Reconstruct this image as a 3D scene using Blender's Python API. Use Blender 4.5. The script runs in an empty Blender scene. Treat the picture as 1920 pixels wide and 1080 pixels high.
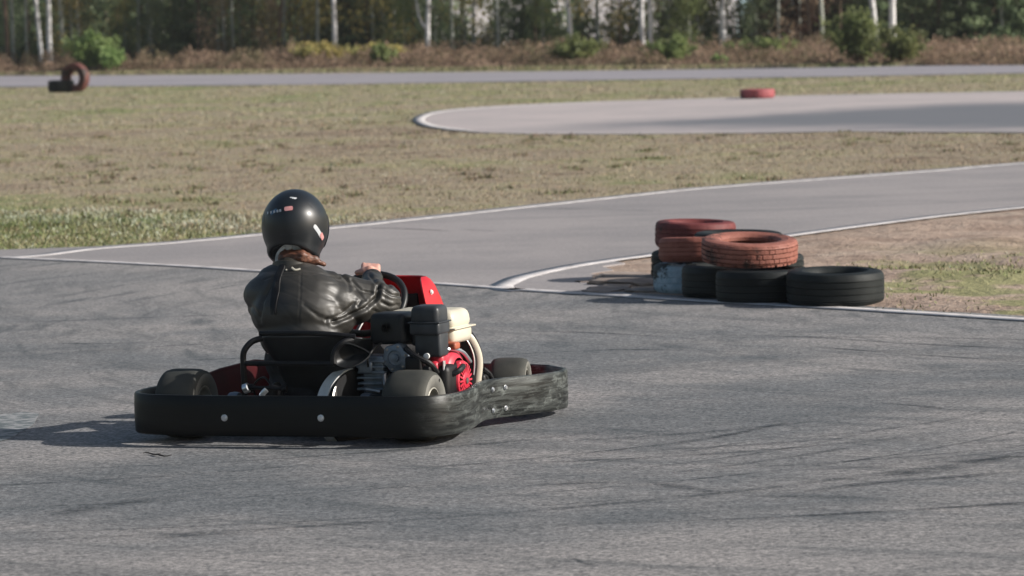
import bpy, bmesh, math, random
import numpy as np
from mathutils import Vector, Matrix, noise
from mathutils.bvhtree import BVHTree
PI=math.pi; R=math.radians
S=bpy.context.scene; COL=S.collection

# ------------------------------------------------------------------ camera
F=8000.; PITCH=math.atan(553/8000); ROLL=R(1.5); CH=1.75
sp,cp,sr,cr=math.sin(PITCH),math.cos(PITCH),math.sin(ROLL),math.cos(ROLL)
f0=Vector((0,cp,-sp)); r0=Vector((1,0,0)); u0=Vector((0,sp,cp))
rv=cr*r0-sr*u0; uv=cr*u0+sr*r0
def G(px,py,z=0.):
    """ground point seen at a photo pixel"""
    d=f0+rv*((px-960)/F)+uv*((540-py)/F); t=(z-CH)/d.z
    return Vector((d.x*t,d.y*t,z))
def GD(px,D):
    """ground x,y at distance D along y for a photo column (py near the tree line)"""
    d=f0+rv*((px-960)/F)+uv*((540-110)/F)
    return d.x*D/d.y, D
cam=bpy.data.cameras.new('camera'); co=bpy.data.objects.new('camera',cam); COL.objects.link(co)
m=Matrix((rv,uv,-f0)).transposed().to_4x4(); m.translation=Vector((0,0,CH)); co.matrix_world=m
cam.sensor_width=36; cam.lens=F/1920*36; cam.clip_start=.5; cam.clip_end=2000
cam.dof.use_dof=True; cam.dof.focus_distance=17.1; cam.dof.aperture_fstop=7.0
S.camera=co

# ------------------------------------------------------------------ materials
def mat(name,base=(.5,.5,.5),rough=.6,metal=0.,spec=.5):
    m=bpy.data.materials.new(name); m.use_nodes=True; b=m.node_tree.nodes['Principled BSDF']
    b.inputs['Base Color'].default_value=(*base,1); b.inputs['Roughness'].default_value=rough
    b.inputs['Metallic'].default_value=metal; b.inputs['Specular IOR Level'].default_value=spec
    return m
class NT:
    def __init__(s,m): s.m=m; s.t=m.node_tree; s.b=s.t.nodes['Principled BSDF']; s.N=s.t.nodes; s.L=s.t.links
    def node(s,typ,**kw):
        n=s.N.new(typ)
        for k,v in kw.items():
            if k in n.inputs: s.put(n.inputs[k],v)
            else: setattr(n,k,v)
        return n
    def put(s,inp,v):
        if hasattr(v,'links') or isinstance(v,bpy.types.NodeSocket): s.L.new(v,inp)
        else: inp.default_value=v
    def coord(s,kind='Object',scale=(1,1,1),rot=(0,0,0)):
        c=s.node('ShaderNodeTexCoord'); mp=s.node('ShaderNodeMapping')
        s.L.new(c.outputs[kind],mp.inputs['Vector']); mp.inputs['Scale'].default_value=scale; mp.inputs['Rotation'].default_value=rot
        return mp.outputs[0]
    def noise(s,vec,scale,detail=4,rough=.55,dist=0.):
        n=s.node('ShaderNodeTexNoise'); s.L.new(vec,n.inputs['Vector'])
        n.inputs['Scale'].default_value=scale; n.inputs['Detail'].default_value=detail
        n.inputs['Roughness'].default_value=rough; n.inputs['Distortion'].default_value=dist
        return n.outputs['Fac']
    def ramp(s,fac,stops):
        n=s.node('ShaderNodeValToRGB'); s.L.new(fac,n.inputs[0]); e=n.color_ramp.elements
        while len(e)<len(stops): e.new(.5)
        for i,(p,c) in enumerate(stops):
            e[i].position=p; e[i].color=(*c,1) if len(c)==3 else c
        return n.outputs[0]
    def step(s,fac,a,b):
        n=s.node('ShaderNodeMapRange'); s.put(n.inputs[0],fac); n.inputs[1].default_value=a; n.inputs[2].default_value=b
        n.interpolation_type='SMOOTHSTEP'; return n.outputs[0]
    def mix(s,fac,a,b,blend='MIX'):
        n=s.node('ShaderNodeMix',data_type='RGBA'); n.blend_type=blend
        s.put(n.inputs[0],fac)
        for i,v in ((6,a),(7,b)):
            if isinstance(v,tuple) and len(v)==3: v=(*v,1)
            s.put(n.inputs[i],v)
        return n.outputs[2]
    def math(s,op,a,b=0.,c=0.):
        n=s.node('ShaderNodeMath',operation=op); s.put(n.inputs[0],a); s.put(n.inputs[1],b); s.put(n.inputs[2],c); return n.outputs[0]
    def color(s,v): s.put(s.b.inputs['Base Color'],v)
    def rough(s,v): s.put(s.b.inputs['Roughness'],v)
    def bump(s,h,strength=.3,dist=.01):
        n=s.node('ShaderNodeBump'); s.put(n.inputs['Height'],h); n.inputs['Strength'].default_value=strength
        n.inputs['Distance'].default_value=dist; s.L.new(n.outputs[0],s.b.inputs['Normal'])

def speck(name,c1,c2,scale,rough=.7,bump=.3,dist=.003,metal=0,lo=.35,hi=.65,detail=5,spec=.5):
    m=mat(name,c1,rough,metal,spec); n=NT(m); v=n.coord()
    f=n.noise(v,scale,detail); n.color(n.ramp(f,[(lo,c1),(hi,c2)])); n.bump(n.noise(v,scale*2,4),bump,dist); return m

# asphalt, near racing surface (darker where rubbered in)
def asphalt(name,clean,rubber,dark,arcs,fade=None,amount=1.):
    m=mat(name,clean,.82,0,.35); n=NT(m); v=n.coord()
    big=n.noise(v,.45,3); mid=n.noise(v,2.2,4)
    cov=n.math('ADD',n.math('MULTIPLY',big,.7),n.math('MULTIPLY',mid,.3))
    sep=n.node('ShaderNodeSeparateXYZ'); n.L.new(v,sep.inputs[0])
    tot=None
    for (cx,cy,lo,hi,k,amp) in arcs:     # tyre rubber laid down in curved lanes
        dx=n.math('SUBTRACT',sep.outputs[0],cx); dy=n.math('SUBTRACT',sep.outputs[1],cy)
        rad=n.math('SQRT',n.math('ADD',n.math('MULTIPLY',dx,dx),n.math('MULTIPLY',dy,dy)))
        ang=n.math('ARCTAN2',dy,dx)
        comb=n.node('ShaderNodeCombineXYZ'); n.L.new(rad,comb.inputs[0]); n.L.new(n.math('MULTIPLY',ang,1.3),comb.inputs[1])
        t=n.noise(comb.outputs[0],k,3,.6,.15); t=n.step(t,.47,.75)
        w=n.math('MULTIPLY',n.step(rad,lo,lo+1.2),n.math('SUBTRACT',1.,n.step(rad,hi-1.2,hi)))
        t=n.math('MULTIPLY',n.math('MULTIPLY',t,w),amp)
        tot=t if tot is None else n.math('MAXIMUM',tot,t)
    base=n.mix(n.step(cov,.38,.62),clean,rubber)
    if fade:
        q=n.math('ADD',sep.outputs[1],n.math('MULTIPLY',n.math('SUBTRACT',big,.5),3.))
        base=n.mix(n.step(q,fade[0],fade[1]),clean,base)
        q2=n.math('ADD',n.math('MULTIPLY',sep.outputs[0],.35),q)
        base=n.mix(n.math('MULTIPLY',n.step(q2,fade[2],fade[3]),.45),base,clean)
    if tot is not None: base=n.mix(tot,base,dark)
    g=n.noise(v,62,2,.7); g2=n.noise(v,24,3,.65)
    grain=n.math('ADD',n.math('MULTIPLY',g,.6),n.math('MULTIPLY',g2,.4))
    base=n.mix(amount,base,n.ramp(grain,[(.36,(.18,.19,.20)),(.5,(.5,.5,.5)),(.64,(.88,.87,.86))]),'OVERLAY')
    vo=n.node('ShaderNodeTexVoronoi'); n.L.new(v,vo.inputs['Vector']); vo.inputs['Scale'].default_value=38
    st=n.math('SUBTRACT',1.,n.step(vo.outputs['Distance'],.07,.16))
    sel=n.node('ShaderNodeSeparateXYZ'); n.L.new(vo.outputs['Color'],sel.inputs[0])
    st=n.math('MULTIPLY',n.math('MULTIPLY',st,n.step(sel.outputs[0],.8,.86)),.55)
    base=n.mix(st,base,(.42,.40,.37))
    n.color(base); n.bump(grain,.6,.006); return m

CL=(.245,.215,.208); RB=(.105,.108,.128); DK=(.036,.047,.055)
M_track=asphalt('racing_asphalt',(.255,.240,.232),(.138,.143,.148),(.044,.054,.060),[(7.,27.,6,19,3.6,.5),(-6.,32.,9,24,2.6,.42),(3.5,7.,3.5,11,3.2,.42),(6.5,23.,3,14,6.,.62),(1.5,9.,3,12,5.,.45)],fade=(12.9,14.4,20.5,26.5))
M_side=asphalt('dusty_asphalt',(.315,.288,.283),(.255,.238,.238),(.12,.12,.13),[(-4,60,18,34,.5,.35)],amount=.35)
M_far=asphalt('pale_far_asphalt',(.45,.395,.385),(.385,.345,.34),(.09,.10,.12),[],amount=.2)
M_farroad=asphalt('far_road_asphalt',(.30,.28,.30),(.26,.245,.265),(.2,.2,.22),[],amount=.2)
def paintmat():
    m=mat('worn_white_paint',(.6,.6,.6),.7); n=NT(m); v=n.coord()
    f=n.noise(v,9,6,.7); n.color(n.ramp(f,[(.33,(.24,.22,.22)),(.5,(.47,.45,.45)),(.7,(.56,.54,.54))])); return m
M_line=paintmat()
M_line_faint=speck('faded_white_paint',(.26,.25,.255),(.50,.48,.485),7,.8,.2,.003,0,.34,.56)

def grass_colour(n,v,geo):
    """dry and green patches, by place"""
    sep=n.node('ShaderNodeSeparateXYZ'); n.L.new(v,sep.inputs[0]); X,Y=sep.outputs[0],sep.outputs[1]
    a=n.noise(v,.35,4,.6); b=n.noise(v,1.6,5,.65); c=n.noise(v,9,3,.6)
    near=n.math('SUBTRACT',1.,n.step(n.math('ADD',Y,n.math('MULTIPLY',X,1.4)),29.,35.))
    far=n.step(Y,56.,72.)
    bias=n.math('ADD',n.math('MULTIPLY',near,.12),n.math('MULTIPLY',far,.055))
    g=n.math('ADD',n.math('ADD',n.math('MULTIPLY',a,.42),n.math('MULTIPLY',b,.45)),n.math('ADD',n.math('MULTIPLY',c,.13),bias))
    col=n.ramp(g,[(.38,(.17,.125,.09)),(.46,(.275,.225,.165)),(.535,(.295,.255,.17)),(.60,(.225,.225,.115)),(.69,(.14,.18,.065))])
    return col,c
def ground_mat():
    m=mat('dry_turf',(.2,.18,.1),.95,0,.15); n=NT(m); v=n.coord()
    col,c=grass_colour(n,v,None)
    d=n.noise(v,3.2,5,.7); col=n.mix(n.math('MULTIPLY',n.math('SUBTRACT',1.,n.step(d,.28,.40)),.5),col,(.12,.10,.06))
    f=n.noise(v,30,4,.7); col=n.mix(.4,col,n.ramp(f,[(.3,(.3,.3,.3)),(.7,(.72,.72,.72))]),'OVERLAY')
    n.color(col); n.bump(n.math('ADD',d,f),.3,.04); return m
M_ground=ground_mat()
def blade_mat(name,tint,k):
    m=mat(name,tint,.75,0,.25); n=NT(m); v=n.coord()
    col,c=grass_colour(n,v,None); n.color(n.mix(k,col,tint)); return m
M_bl=[blade_mat('grass_blade_dry',(.42,.34,.24),.35),blade_mat('grass_blade_green',(.20,.25,.09),.4),blade_mat('grass_blade_brown',(.24,.155,.11),.5),blade_mat('grass_blade_pale',(.46,.48,.40),.7)]
def dirt_mat():
    m=mat('sandy_dirt',(.3,.22,.16),.95,0,.15); n=NT(m); v=n.coord()
    a=n.noise(v,1.3,5,.65); b=n.noise(v,11,5,.7)
    col=n.ramp(a,[(.3,(.22,.155,.12)),(.5,(.39,.295,.235)),(.68,(.43,.345,.28))])
    sep=n.node('ShaderNodeSeparateXYZ'); n.L.new(v,sep.inputs[0])
    gr=n.step(n.math('ADD',n.noise(v,1.1,4,.6),n.math('MULTIPLY',n.step(sep.outputs[0],1.9,2.6),.19)),.60,.70)
    low=n.math('SUBTRACT',1.,n.step(sep.outputs[1],25.5,28.5))
    col=n.mix(n.math('MULTIPLY',n.math('MULTIPLY',gr,low),.8),col,(.24,.25,.11))
    cr_=n.math('SUBTRACT',1.,n.step(n.noise(v,2.3,4,.6,.6),.27,.36))
    col=n.mix(n.math('MULTIPLY',cr_,.7),col,(.10,.055,.035))
    col=n.mix(.6,col,n.ramp(b,[(.3,(.33,.33,.33)),(.7,(.68,.68,.68))]),'OVERLAY')
    n.color(col); n.bump(n.math('ADD',a,b),.9,.05); return m
M_dirt=dirt_mat()

def black_plastic():
    m=mat('scuffed_black_plastic',(.017,.019,.019),.45,0,.26); n=NT(m); v=n.coord()
    side=n.coord('Object',(1,1,1)); sep=n.node('ShaderNodeSeparateXYZ'); n.L.new(v,sep.inputs[0])
    s1=n.noise(n.coord('Object',(2.2,2.2,26)),2.4,6,.7,.6); s2=n.noise(n.coord('Object',(5,5,9)),2.6,6,.75,.3)
    w=n.step(n.math('ADD',n.math('MULTIPLY',sep.outputs[1],.6),n.math('MULTIPLY',sep.outputs[0],.8)),.26,.62)
    w=n.math('ADD',n.math('MULTIPLY',w,.985),.015)
    k=n.math('MULTIPLY',n.math('ADD',n.math('MULTIPLY',n.step(s1,.36,.72),.55),n.math('MULTIPLY',n.step(s2,.52,.68),.55)),w)
    n.color(n.mix(k,(.0045,.0052,.0052),(.15,.165,.158))); n.rough(n.math('ADD',.27,n.math('MULTIPLY',s2,.25)))
    n.bump(n.math('ADD',s1,s2),.25,.004); return m
M_bump=black_plastic()
M_black=speck('matt_black_paint',(.004,.004,.005),(.011,.011,.012),14,.5,.1,.002,spec=.3)
M_blackp=speck('black_plastic',(.006,.007,.008),(.015,.017,.019),9,.42,.12,.002,spec=.35)
M_grey=speck('dull_dark_plastic',(.028,.032,.037),(.05,.055,.062),11,.42,.1,.002,spec=.35)
M_tyre=speck('kart_tyre_rubber',(.028,.031,.029),(.070,.069,.060),4,.78,.4,.003,0,.38,.62,spec=.3)
M_side_r=speck('dusty_tyre_sidewall',(.11,.11,.10),(.19,.185,.165),8,.85,.3,.003)
M_rim=speck('cast_wheel_rim',(.42,.40,.35),(.62,.60,.54),20,.4,.1,.001,.7)
M_steel=speck('dull_steel',(.20,.20,.20),(.42,.41,.39),18,.38,.15,.001,.9)
M_bright=speck('bright_metal',(.5,.53,.57),(.75,.77,.80),15,.3,.1,.001,.85)
M_alu=speck('cast_aluminium',(.11,.14,.175),(.22,.26,.31),22,.42,.3,.002,.55)
M_red=speck('red_moulded_plastic',(.46,.012,.018),(.62,.022,.03),6,.36,.1,.002)
M_redpod=speck('shade_darkened_red_sidepod',(.035,.004,.005),(.06,.006,.008),5,.7,.1,.002,spec=.08)  # red pod colour darkened to include the shadow of kart and driver
M_redeng=speck('red_engine_paint',(.46,.015,.035),(.66,.05,.085),14,.4,.2,.002)
M_cream=speck('cream_enamel',(.50,.455,.355),(.62,.575,.47),6,.35,.08,.002)
M_white=speck('off_white_paint',(.6,.6,.58),(.78,.78,.76),12,.5,.1,.001)
def leather():
    m=mat('olive_black_leather',(.03,.03,.025),.4,0,.62); n=NT(m); v=n.coord()
    a=n.noise(v,7,5,.65); n.color(n.ramp(a,[(.25,(.017,.016,.013)),(.5,(.025,.023,.019)),(.8,(.035,.032,.026))]))
    n.rough(n.math('ADD',.38,n.math('MULTIPLY',a,.20)))
    w=n.noise(n.coord('Object',(5,8,10)),1.1,3,.5,.9); c=n.noise(v,95,3,.6)
    n.bump(n.math('ADD',n.math('MULTIPLY',w,1.2),n.math('MULTIPLY',c,.03)),.22,.012)
    return m
M_leather=leather()
M_cloth=speck('dark_trousers',(.015,.015,.018),(.03,.03,.034),30,.9,.4,.003)
def skinmat():
    m=speck('skin',(.52,.27,.21),(.62,.36,.29),30,.5,.15,.001); m.node_tree.nodes['Principled BSDF'].inputs['Subsurface Weight'].default_value=.15; return m
M_skin=skinmat()
M_hair=speck('auburn_hair',(.055,.022,.013),(.17,.068,.038),60,.5,.6,.004)
def helmat():
    m=mat('black_helmet_shell',(.012,.015,.018),.26,0,.5); n=NT(m); v=n.coord()
    f=n.noise(v,6,4); n.color(n.ramp(f,[(.3,(.006,.008,.010)),(.7,(.012,.015,.018))])); n.rough(n.math('ADD',.33,n.math('MULTIPLY',f,.14)))
    b=n.b; b.inputs['Coat Weight'].default_value=.18; b.inputs['Coat Roughness'].default_value=.22; return m
M_helm=helmat()
M_lining=speck('grey_helmet_lining',(.38,.42,.44),(.75,.78,.79),22,.9,.5,.006)
M_visor=mat('smoked_visor',(.01,.012,.015),.08,0,.6)
M_stW=speck('white_sticker_and_highlight',(.42,.45,.48),(.58,.59,.60),30,.4,.02,.001)  # real stickers, and the highlight painted on the crown
M_stR=speck('pink_red_sticker',(.50,.20,.20),(.62,.32,.31),30,.4,.02,.001)
M_stB=mat('blue_sticker_and_reflection',(.05,.13,.22),.3)  # lettering background, and the sky reflection painted at the left edge
M_rub=speck('old_tyre_rubber',(.006,.008,.009),(.020,.024,.024),4,.6,.5,.006,spec=.22)
def painted_tyre(name,c1,c2,worn,lo,hi):
    m=mat(name,c1,.65,0,.35); n=NT(m); v=n.coord(); a=n.noise(v,5,6,.7); b=n.noise(v,22,4,.7)
    col=n.ramp(b,[(.3,c1),(.7,c2)]); w=n.math('SUBTRACT',1.,n.step(a,lo,hi))
    n.color(n.mix(w,col,worn)); n.bump(n.math('ADD',a,b),.5,.006); return m
M_orange=painted_tyre('faded_orange_red_paint',(.23,.082,.058),(.33,.132,.10),(.05,.03,.026),.36,.47)
M_dkred=painted_tyre('dull_red_paint',(.11,.022,.022),(.17,.04,.038),(.025,.015,.015),.34,.46)
M_brick=painted_tyre('brick_red_paint',(.21,.065,.045),(.30,.105,.075),(.06,.04,.035),.34,.45)
M_ltblue=painted_tyre('flaking_pale_blue_paint',(.22,.33,.41),(.42,.52,.59),(.02,.03,.035),.46,.53)
M_pink=painted_tyre('weathered_pink_red_paint',(.25,.055,.06),(.36,.10,.11),(.05,.025,.025),.36,.46)
M_slab=speck('broken_asphalt',(.22,.17,.14),(.34,.28,.24),9,.95,.5,.01)
M_twig=speck('dark_bark',(.02,.018,.015),(.05,.04,.035),30,.9,.5,.003)
def barkmat(name,a_,b_,dark,bands=True):
    m=mat(name,a_,.8,0,.25); n=NT(m); v=n.coord(); f=n.noise(v,3,5,.6)
    col=n.ramp(f,[(.3,a_),(.7,b_)])
    if bands:
        g=n.noise(n.coord('Object',(7,7,26)),.9,4,.65,.4); col=n.mix(n.math('SUBTRACT',1.,n.step(g,.36,.44)),col,dark)
    n.color(col); n.bump(f,.5,.01); return m
M_birch=barkmat('white_birch_bark',(.62,.61,.60),(.80,.78,.77),(.10,.095,.09))
M_birchg=barkmat('greyish_birch_bark',(.30,.32,.27),(.44,.45,.40),(.05,.05,.04))
M_pine=barkmat('brown_pine_bark',(.10,.07,.05),(.20,.14,.10),(.03,.025,.02))
def leafmat(name,a_,b_,c_,rough=.6,scale=1.4):
    m=mat(name,a_,rough,0,.3); n=NT(m); v=n.coord(); f=n.noise(v,scale,4,.65)
    col=n.ramp(f,[(.32,a_),(.52,b_),(.72,c_)])
    oi=n.node('ShaderNodeObjectInfo'); hs=n.node('ShaderNodeHueSaturation'); n.L.new(col,hs.inputs['Color'])
    n.L.new(n.math('ADD',.75,n.math('MULTIPLY',oi.outputs['Random'],.5)),hs.inputs['Value'])
    n.L.new(n.math('ADD',.485,n.math('MULTIPLY',oi.outputs['Random'],.03)),hs.inputs['Hue'])
    n.color(hs.outputs[0])
    tr=n.node('ShaderNodeBsdfTranslucent'); n.L.new(hs.outputs[0],tr.inputs['Color'])
    ms=n.node('ShaderNodeMixShader'); ms.inputs[0].default_value=.45
    n.L.new(n.b.outputs[0],ms.inputs[1]); n.L.new(tr.outputs[0],ms.inputs[2])
    n.L.new(ms.outputs[0],n.N['Material Output'].inputs['Surface']); return m
M_fir=leafmat('conifer_needles',(.10,.14,.075),(.21,.265,.14),(.35,.41,.24))
M_birchleaf=leafmat('birch_leaves',(.24,.25,.10),(.44,.37,.14),(.62,.46,.18))
M_bushg=leafmat('bright_bush_leaves',(.19,.30,.10),(.29,.41,.15),(.38,.48,.22))
M_busho=leafmat('olive_bush_leaves',(.13,.17,.06),(.22,.26,.10),(.34,.36,.15))
M_russet=leafmat('russet_leaves',(.075,.036,.026),(.12,.06,.042),(.18,.095,.06))
M_dry=leafmat('dry_bracken',(.15,.15,.075),(.30,.215,.15),(.46,.345,.25),.8,.55)
M_wall=speck('pale_render_wall',(.40,.39,.41),(.50,.485,.495),.7,.9,.1,.003)
M_bluewall=speck('pale_blue_panel',(.33,.46,.52),(.42,.55,.60),.8,.7,.05,.003)
M_roof=speck('grey_roof_sheet',(.22,.22,.24),(.30,.30,.32),.8,.6,.1,.003)
M_glass=mat('dark_window_glass',(.03,.04,.05),.1,0,.6)

# ------------------------------------------------------------------ mesh helpers
class MB:
    def __init__(s): s.v=[]; s.f=[]; s.mi=[]; s.cur=0
    def add(s,vs,fs,mi=None):
        o=len(s.v); s.v.extend([tuple(p) for p in vs]); s.f.extend([tuple(i+o for i in f) for f in fs]); s.mi.extend([s.cur if mi is None else mi]*len(fs)); return s
    def lathe(s,prof,n=48,M=Matrix(),a0=0,a1=2*PI,mi=None):
        """prof: (r, h) about local Z"""
        full=abs(a1-a0-2*PI)<1e-6; k=n if full else n+1; vs=[];fs=[]
        for j in range(k):
            a=a0+(a1-a0)*j/n
            for r,h in prof: vs.append(M@Vector((r*math.cos(a),r*math.sin(a),h)))
        p=len(prof)
        for j in range(n):
            j2=(j+1)%k
            for i in range(p-1): fs.append((j*p+i,j2*p+i,j2*p+i+1,j*p+i+1))
        return s.add(vs,fs,mi)
    def tube(s,pts,r,n=10,cap=True,closed=False,mi=None,flat=1.):
        pts=[Vector(p) for p in pts]; m_=len(pts); rr=r if isinstance(r,(list,tuple)) else [r]*m_
        vs=[];fs=[];prev=None
        for i,p in enumerate(pts):
            a=pts[(i-1)%m_] if (closed or i>0) else p; b=pts[(i+1)%m_] if (closed or i<m_-1) else p
            t=(b-a).normalized()
            if prev is None:
                q=Vector((0,0,1)) if abs(t.z)<.9 else Vector((1,0,0)); nrm=t.cross(q).normalized()
            else: nrm=(prev-t*prev.dot(t)).normalized()
            prev=nrm; bn=t.cross(nrm)
            for j in range(n):
                an=2*PI*j/n; vs.append(p+(nrm*math.cos(an)+bn*math.sin(an)*flat)*rr[i])
        for i in range(m_ if closed else m_-1):
            i2=(i+1)%m_
            for j in range(n):
                j2=(j+1)%n; fs.append((i*n+j,i*n+j2,i2*n+j2,i2*n+j))
        if cap and not closed:
            fs.append(tuple(range(n-1,-1,-1))); fs.append(tuple((m_-1)*n+j for j in range(n)))
        return s.add(vs,fs,mi)
    def box(s,c,d,M=Matrix(),b=0.,mi=None,taper=1.,seg=3):
        bm=bmesh.new(); bmesh.ops.create_cube(bm,size=1)
        for v in bm.verts:
            k=taper if v.co.z>0 else 1.
            v.co=Vector((v.co.x*d[0]*k,v.co.y*d[1]*k,v.co.z*d[2]))
        if b>0: bmesh.ops.bevel(bm,geom=bm.edges[:],offset=b,segments=seg,profile=.5,affect='EDGES')
        for v in bm.verts: v.co=M@(v.co+Vector(c))
        bm.verts.index_update(); s.add([v.co for v in bm.verts],[[v.index for v in f.verts] for f in bm.faces],mi); bm.free(); return s
    def disc(s,M,r,n=24,h=0,mi=None): return s.lathe([(0,h),(r,h)],n,M,mi=mi)
    def build(s,name,mats,parent=None,smooth=True,loc=None,angle=35):
        me=bpy.data.meshes.new(name); me.from_pydata(s.v,[],s.f)
        mats=mats if isinstance(mats,list) else [mats]
        for x in mats: me.materials.append(x)
        if len(mats)>1: me.polygons.foreach_set('material_index',s.mi)
        me.validate(); bm=bmesh.new(); bm.from_mesh(me); bmesh.ops.recalc_face_normals(bm,faces=bm.faces[:])
        if smooth:
            for e in bm.edges: e.smooth = (len(e.link_faces)==2 and e.calc_face_angle(0)<R(angle))
            for f_ in bm.faces: f_.smooth=True
        bm.to_mesh(me); bm.free()
        o=bpy.data.objects.new(name,me); COL.objects.link(o)
        if parent: o.parent=parent
        if loc: o.location=loc
        return o
def raw(name,V,Fc,mats,mi=None,parent=None,smooth=False):
    """numpy quads"""
    me=bpy.data.meshes.new(name); V=np.asarray(V,np.float32); Fc=np.asarray(Fc,np.int32); k=Fc.shape[1]
    me.vertices.add(len(V)); me.vertices.foreach_set('co',V.ravel())
    me.loops.add(Fc.size); me.loops.foreach_set('vertex_index',Fc.ravel())
    me.polygons.add(len(Fc)); me.polygons.foreach_set('loop_start',np.arange(0,Fc.size,k,dtype=np.int32))
    try: me.polygons.foreach_set('loop_total',np.full(len(Fc),k,np.int32))
    except Exception: pass
    for x in (mats if isinstance(mats,list) else [mats]): me.materials.append(x)
    if mi is not None: me.polygons.foreach_set('material_index',np.asarray(mi,np.int32))
    me.update(calc_edges=True); me.validate()
    o=bpy.data.objects.new(name,me); COL.objects.link(o)
    if parent: o.parent=parent
    return o
def tag(o,label=None,cat=None,group=None,kind=None):
    if label: o['label']=label
    if cat: o['category']=cat
    if group: o['group']=group
    if kind: o['kind']=kind
    return o
def thing(name,label,cat,loc=(0,0,0),rz=0,group=None):
    o=bpy.data.objects.new(name,None); COL.objects.link(o); o.empty_display_size=.1
    o.location=loc; o.rotation_euler=(0,0,rz); return tag(o,label,cat,group)
def struct(o): o['kind']='structure'; return o
def copy_tree(o,parent=None):
    c=o.copy(); COL.objects.link(c)
    if parent: c.parent=parent
    for ch in list(o.children): copy_tree(ch,c)
    return c
def Rot(a,ax): return Matrix.Rotation(a,4,ax)
def T(*p): return Matrix.Translation(Vector(p))
def crv(pts,k=8,closed=False):
    """Catmull-Rom through pts"""
    P_=[Vector(p) for p in pts]; n=len(P_); out=[]
    for i in range(n if closed else n-1):
        g=lambda j:P_[j%n] if closed else P_[max(0,min(n-1,j))]
        a,b,c,d=g(i-1),g(i),g(i+1),g(i+2)
        for j in range(k):
            t=j/k; out.append(.5*((2*b)+(c-a)*t+(2*a-5*b+4*c-d)*t*t+(3*b-a-3*c+d)*t*t*t))
    if not closed: out.append(P_[-1])
    return out
def sheet(name,pts,z,m,skirt=0.):
    bm=bmesh.new(); vs=[bm.verts.new((p[0],p[1],z)) for p in pts]; f=bm.faces.new(vs)
    bmesh.ops.triangulate(bm,faces=[f]); bmesh.ops.recalc_face_normals(bm,faces=bm.faces[:])
    if sum(f.normal.z for f in bm.faces)<0: bmesh.ops.reverse_faces(bm,faces=bm.faces[:])
    if skirt:   # the sheet's own broken edge going down into the ground
        lo=[bm.verts.new((v.co.x,v.co.y,z-skirt)) for v in vs]
        for i in range(len(vs)): j=(i+1)%len(vs); bm.faces.new((vs[i],vs[j],lo[j],lo[i]))
    me=bpy.data.meshes.new(name); bm.to_mesh(me); bm.free(); me.materials.append(m)
    o=bpy.data.objects.new(name,me); COL.objects.link(o); return struct(o)
def strip(name,pts,w,z,m,jit=.004,dp=.0025):
    P_=crv([(p[0],p[1],0) for p in pts],14); n=len(P_); V=[];Fc=[]
    for i,p in enumerate(P_):
        a=P_[max(0,i-1)];b=P_[min(n-1,i+1)]; t=(b-a); t.z=0; t.normalize(); nn=Vector((-t.y,t.x,0))
        tp_w=min(1,.15+min(i,n-1-i)/(n*.22)) if 'skid' in name else 1
        ww=w[0]+(w[1]-w[0])*i/(n-1) if isinstance(w,tuple) else w
        ww*=tp_w
        j=noise.noise(Vector((p.x*3,p.y*3,z*100)))*jit*3
        a_,b_=(p+nn*(ww/2+j)).xy,(p-nn*(ww/2-j)).xy
        V+=[(*a_,z-dp),(*a_,z),(*b_,z),(*b_,z-dp)]
        if i:
            for q in range(3): Fc.append((4*i-4+q,4*i-3+q,4*i+1+q,4*i+q))
    return struct(raw(name,V,Fc,m))

# ------------------------------------------------------------------ world + sun
SUN_EL=R(27); az=R(-10)   # sun to the right, a touch on the camera's side
sd=Vector((math.cos(az)*math.cos(SUN_EL),math.sin(az)*math.cos(SUN_EL),math.sin(SUN_EL)))
W=bpy.data.worlds.new("World"); S.world=W; W.use_nodes=True; wn=W.node_tree
sky=wn.nodes.new('ShaderNodeTexSky'); sky.sky_type='NISHITA'; sky.sun_disc=False
sky.sun_elevation=SUN_EL; sky.sun_rotation=math.atan2(sd.x,sd.y); sky.air_density=1.2; sky.dust_density=2.5
wn.links.new(sky.outputs[0],wn.nodes['Background'].inputs[0]); wn.nodes['Background'].inputs[1].default_value=.072
sl=bpy.data.lights.new('sun','SUN'); sl.energy=4.7; sl.angle=R(.53); sl.color=(1,.955,.90)
so=bpy.data.objects.new('sun',sl); COL.objects.link(so); so.rotation_euler=(-sd).to_track_quat('-Z','Y').to_euler(); so.location=(20,10,20)
S.view_settings.view_transform='Standard'; S.view_settings.look='None'; S.view_settings.exposure=0.35; S.view_settings.gamma=1

# ------------------------------------------------------------------ ground and track
def gz(x,y): return -.019+.008*noise.fractal(Vector((x*.9,y*.55,1.5)),1,2,3)
def ground():
    xs=np.concatenate([[-500],np.arange(-17,17.01,.14),[500]]); ys=np.concatenate([[-80],np.arange(24,112,.24),[900]]); a,b=len(xs),len(ys); V=[]
    for y in ys:
        for x in xs: V.append((x,y,gz(x,y) if abs(x)<18 and 20<y<120 else -.02))
    Fc=[(j*a+i,j*a+i+1,(j+1)*a+i+1,(j+1)*a+i) for j in range(b-1) for i in range(a-1)]
    o=raw('ground',V,Fc,M_ground); o.data.polygons.foreach_set('use_smooth',[True]*len(Fc)); return struct(o)
g=ground()
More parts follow.
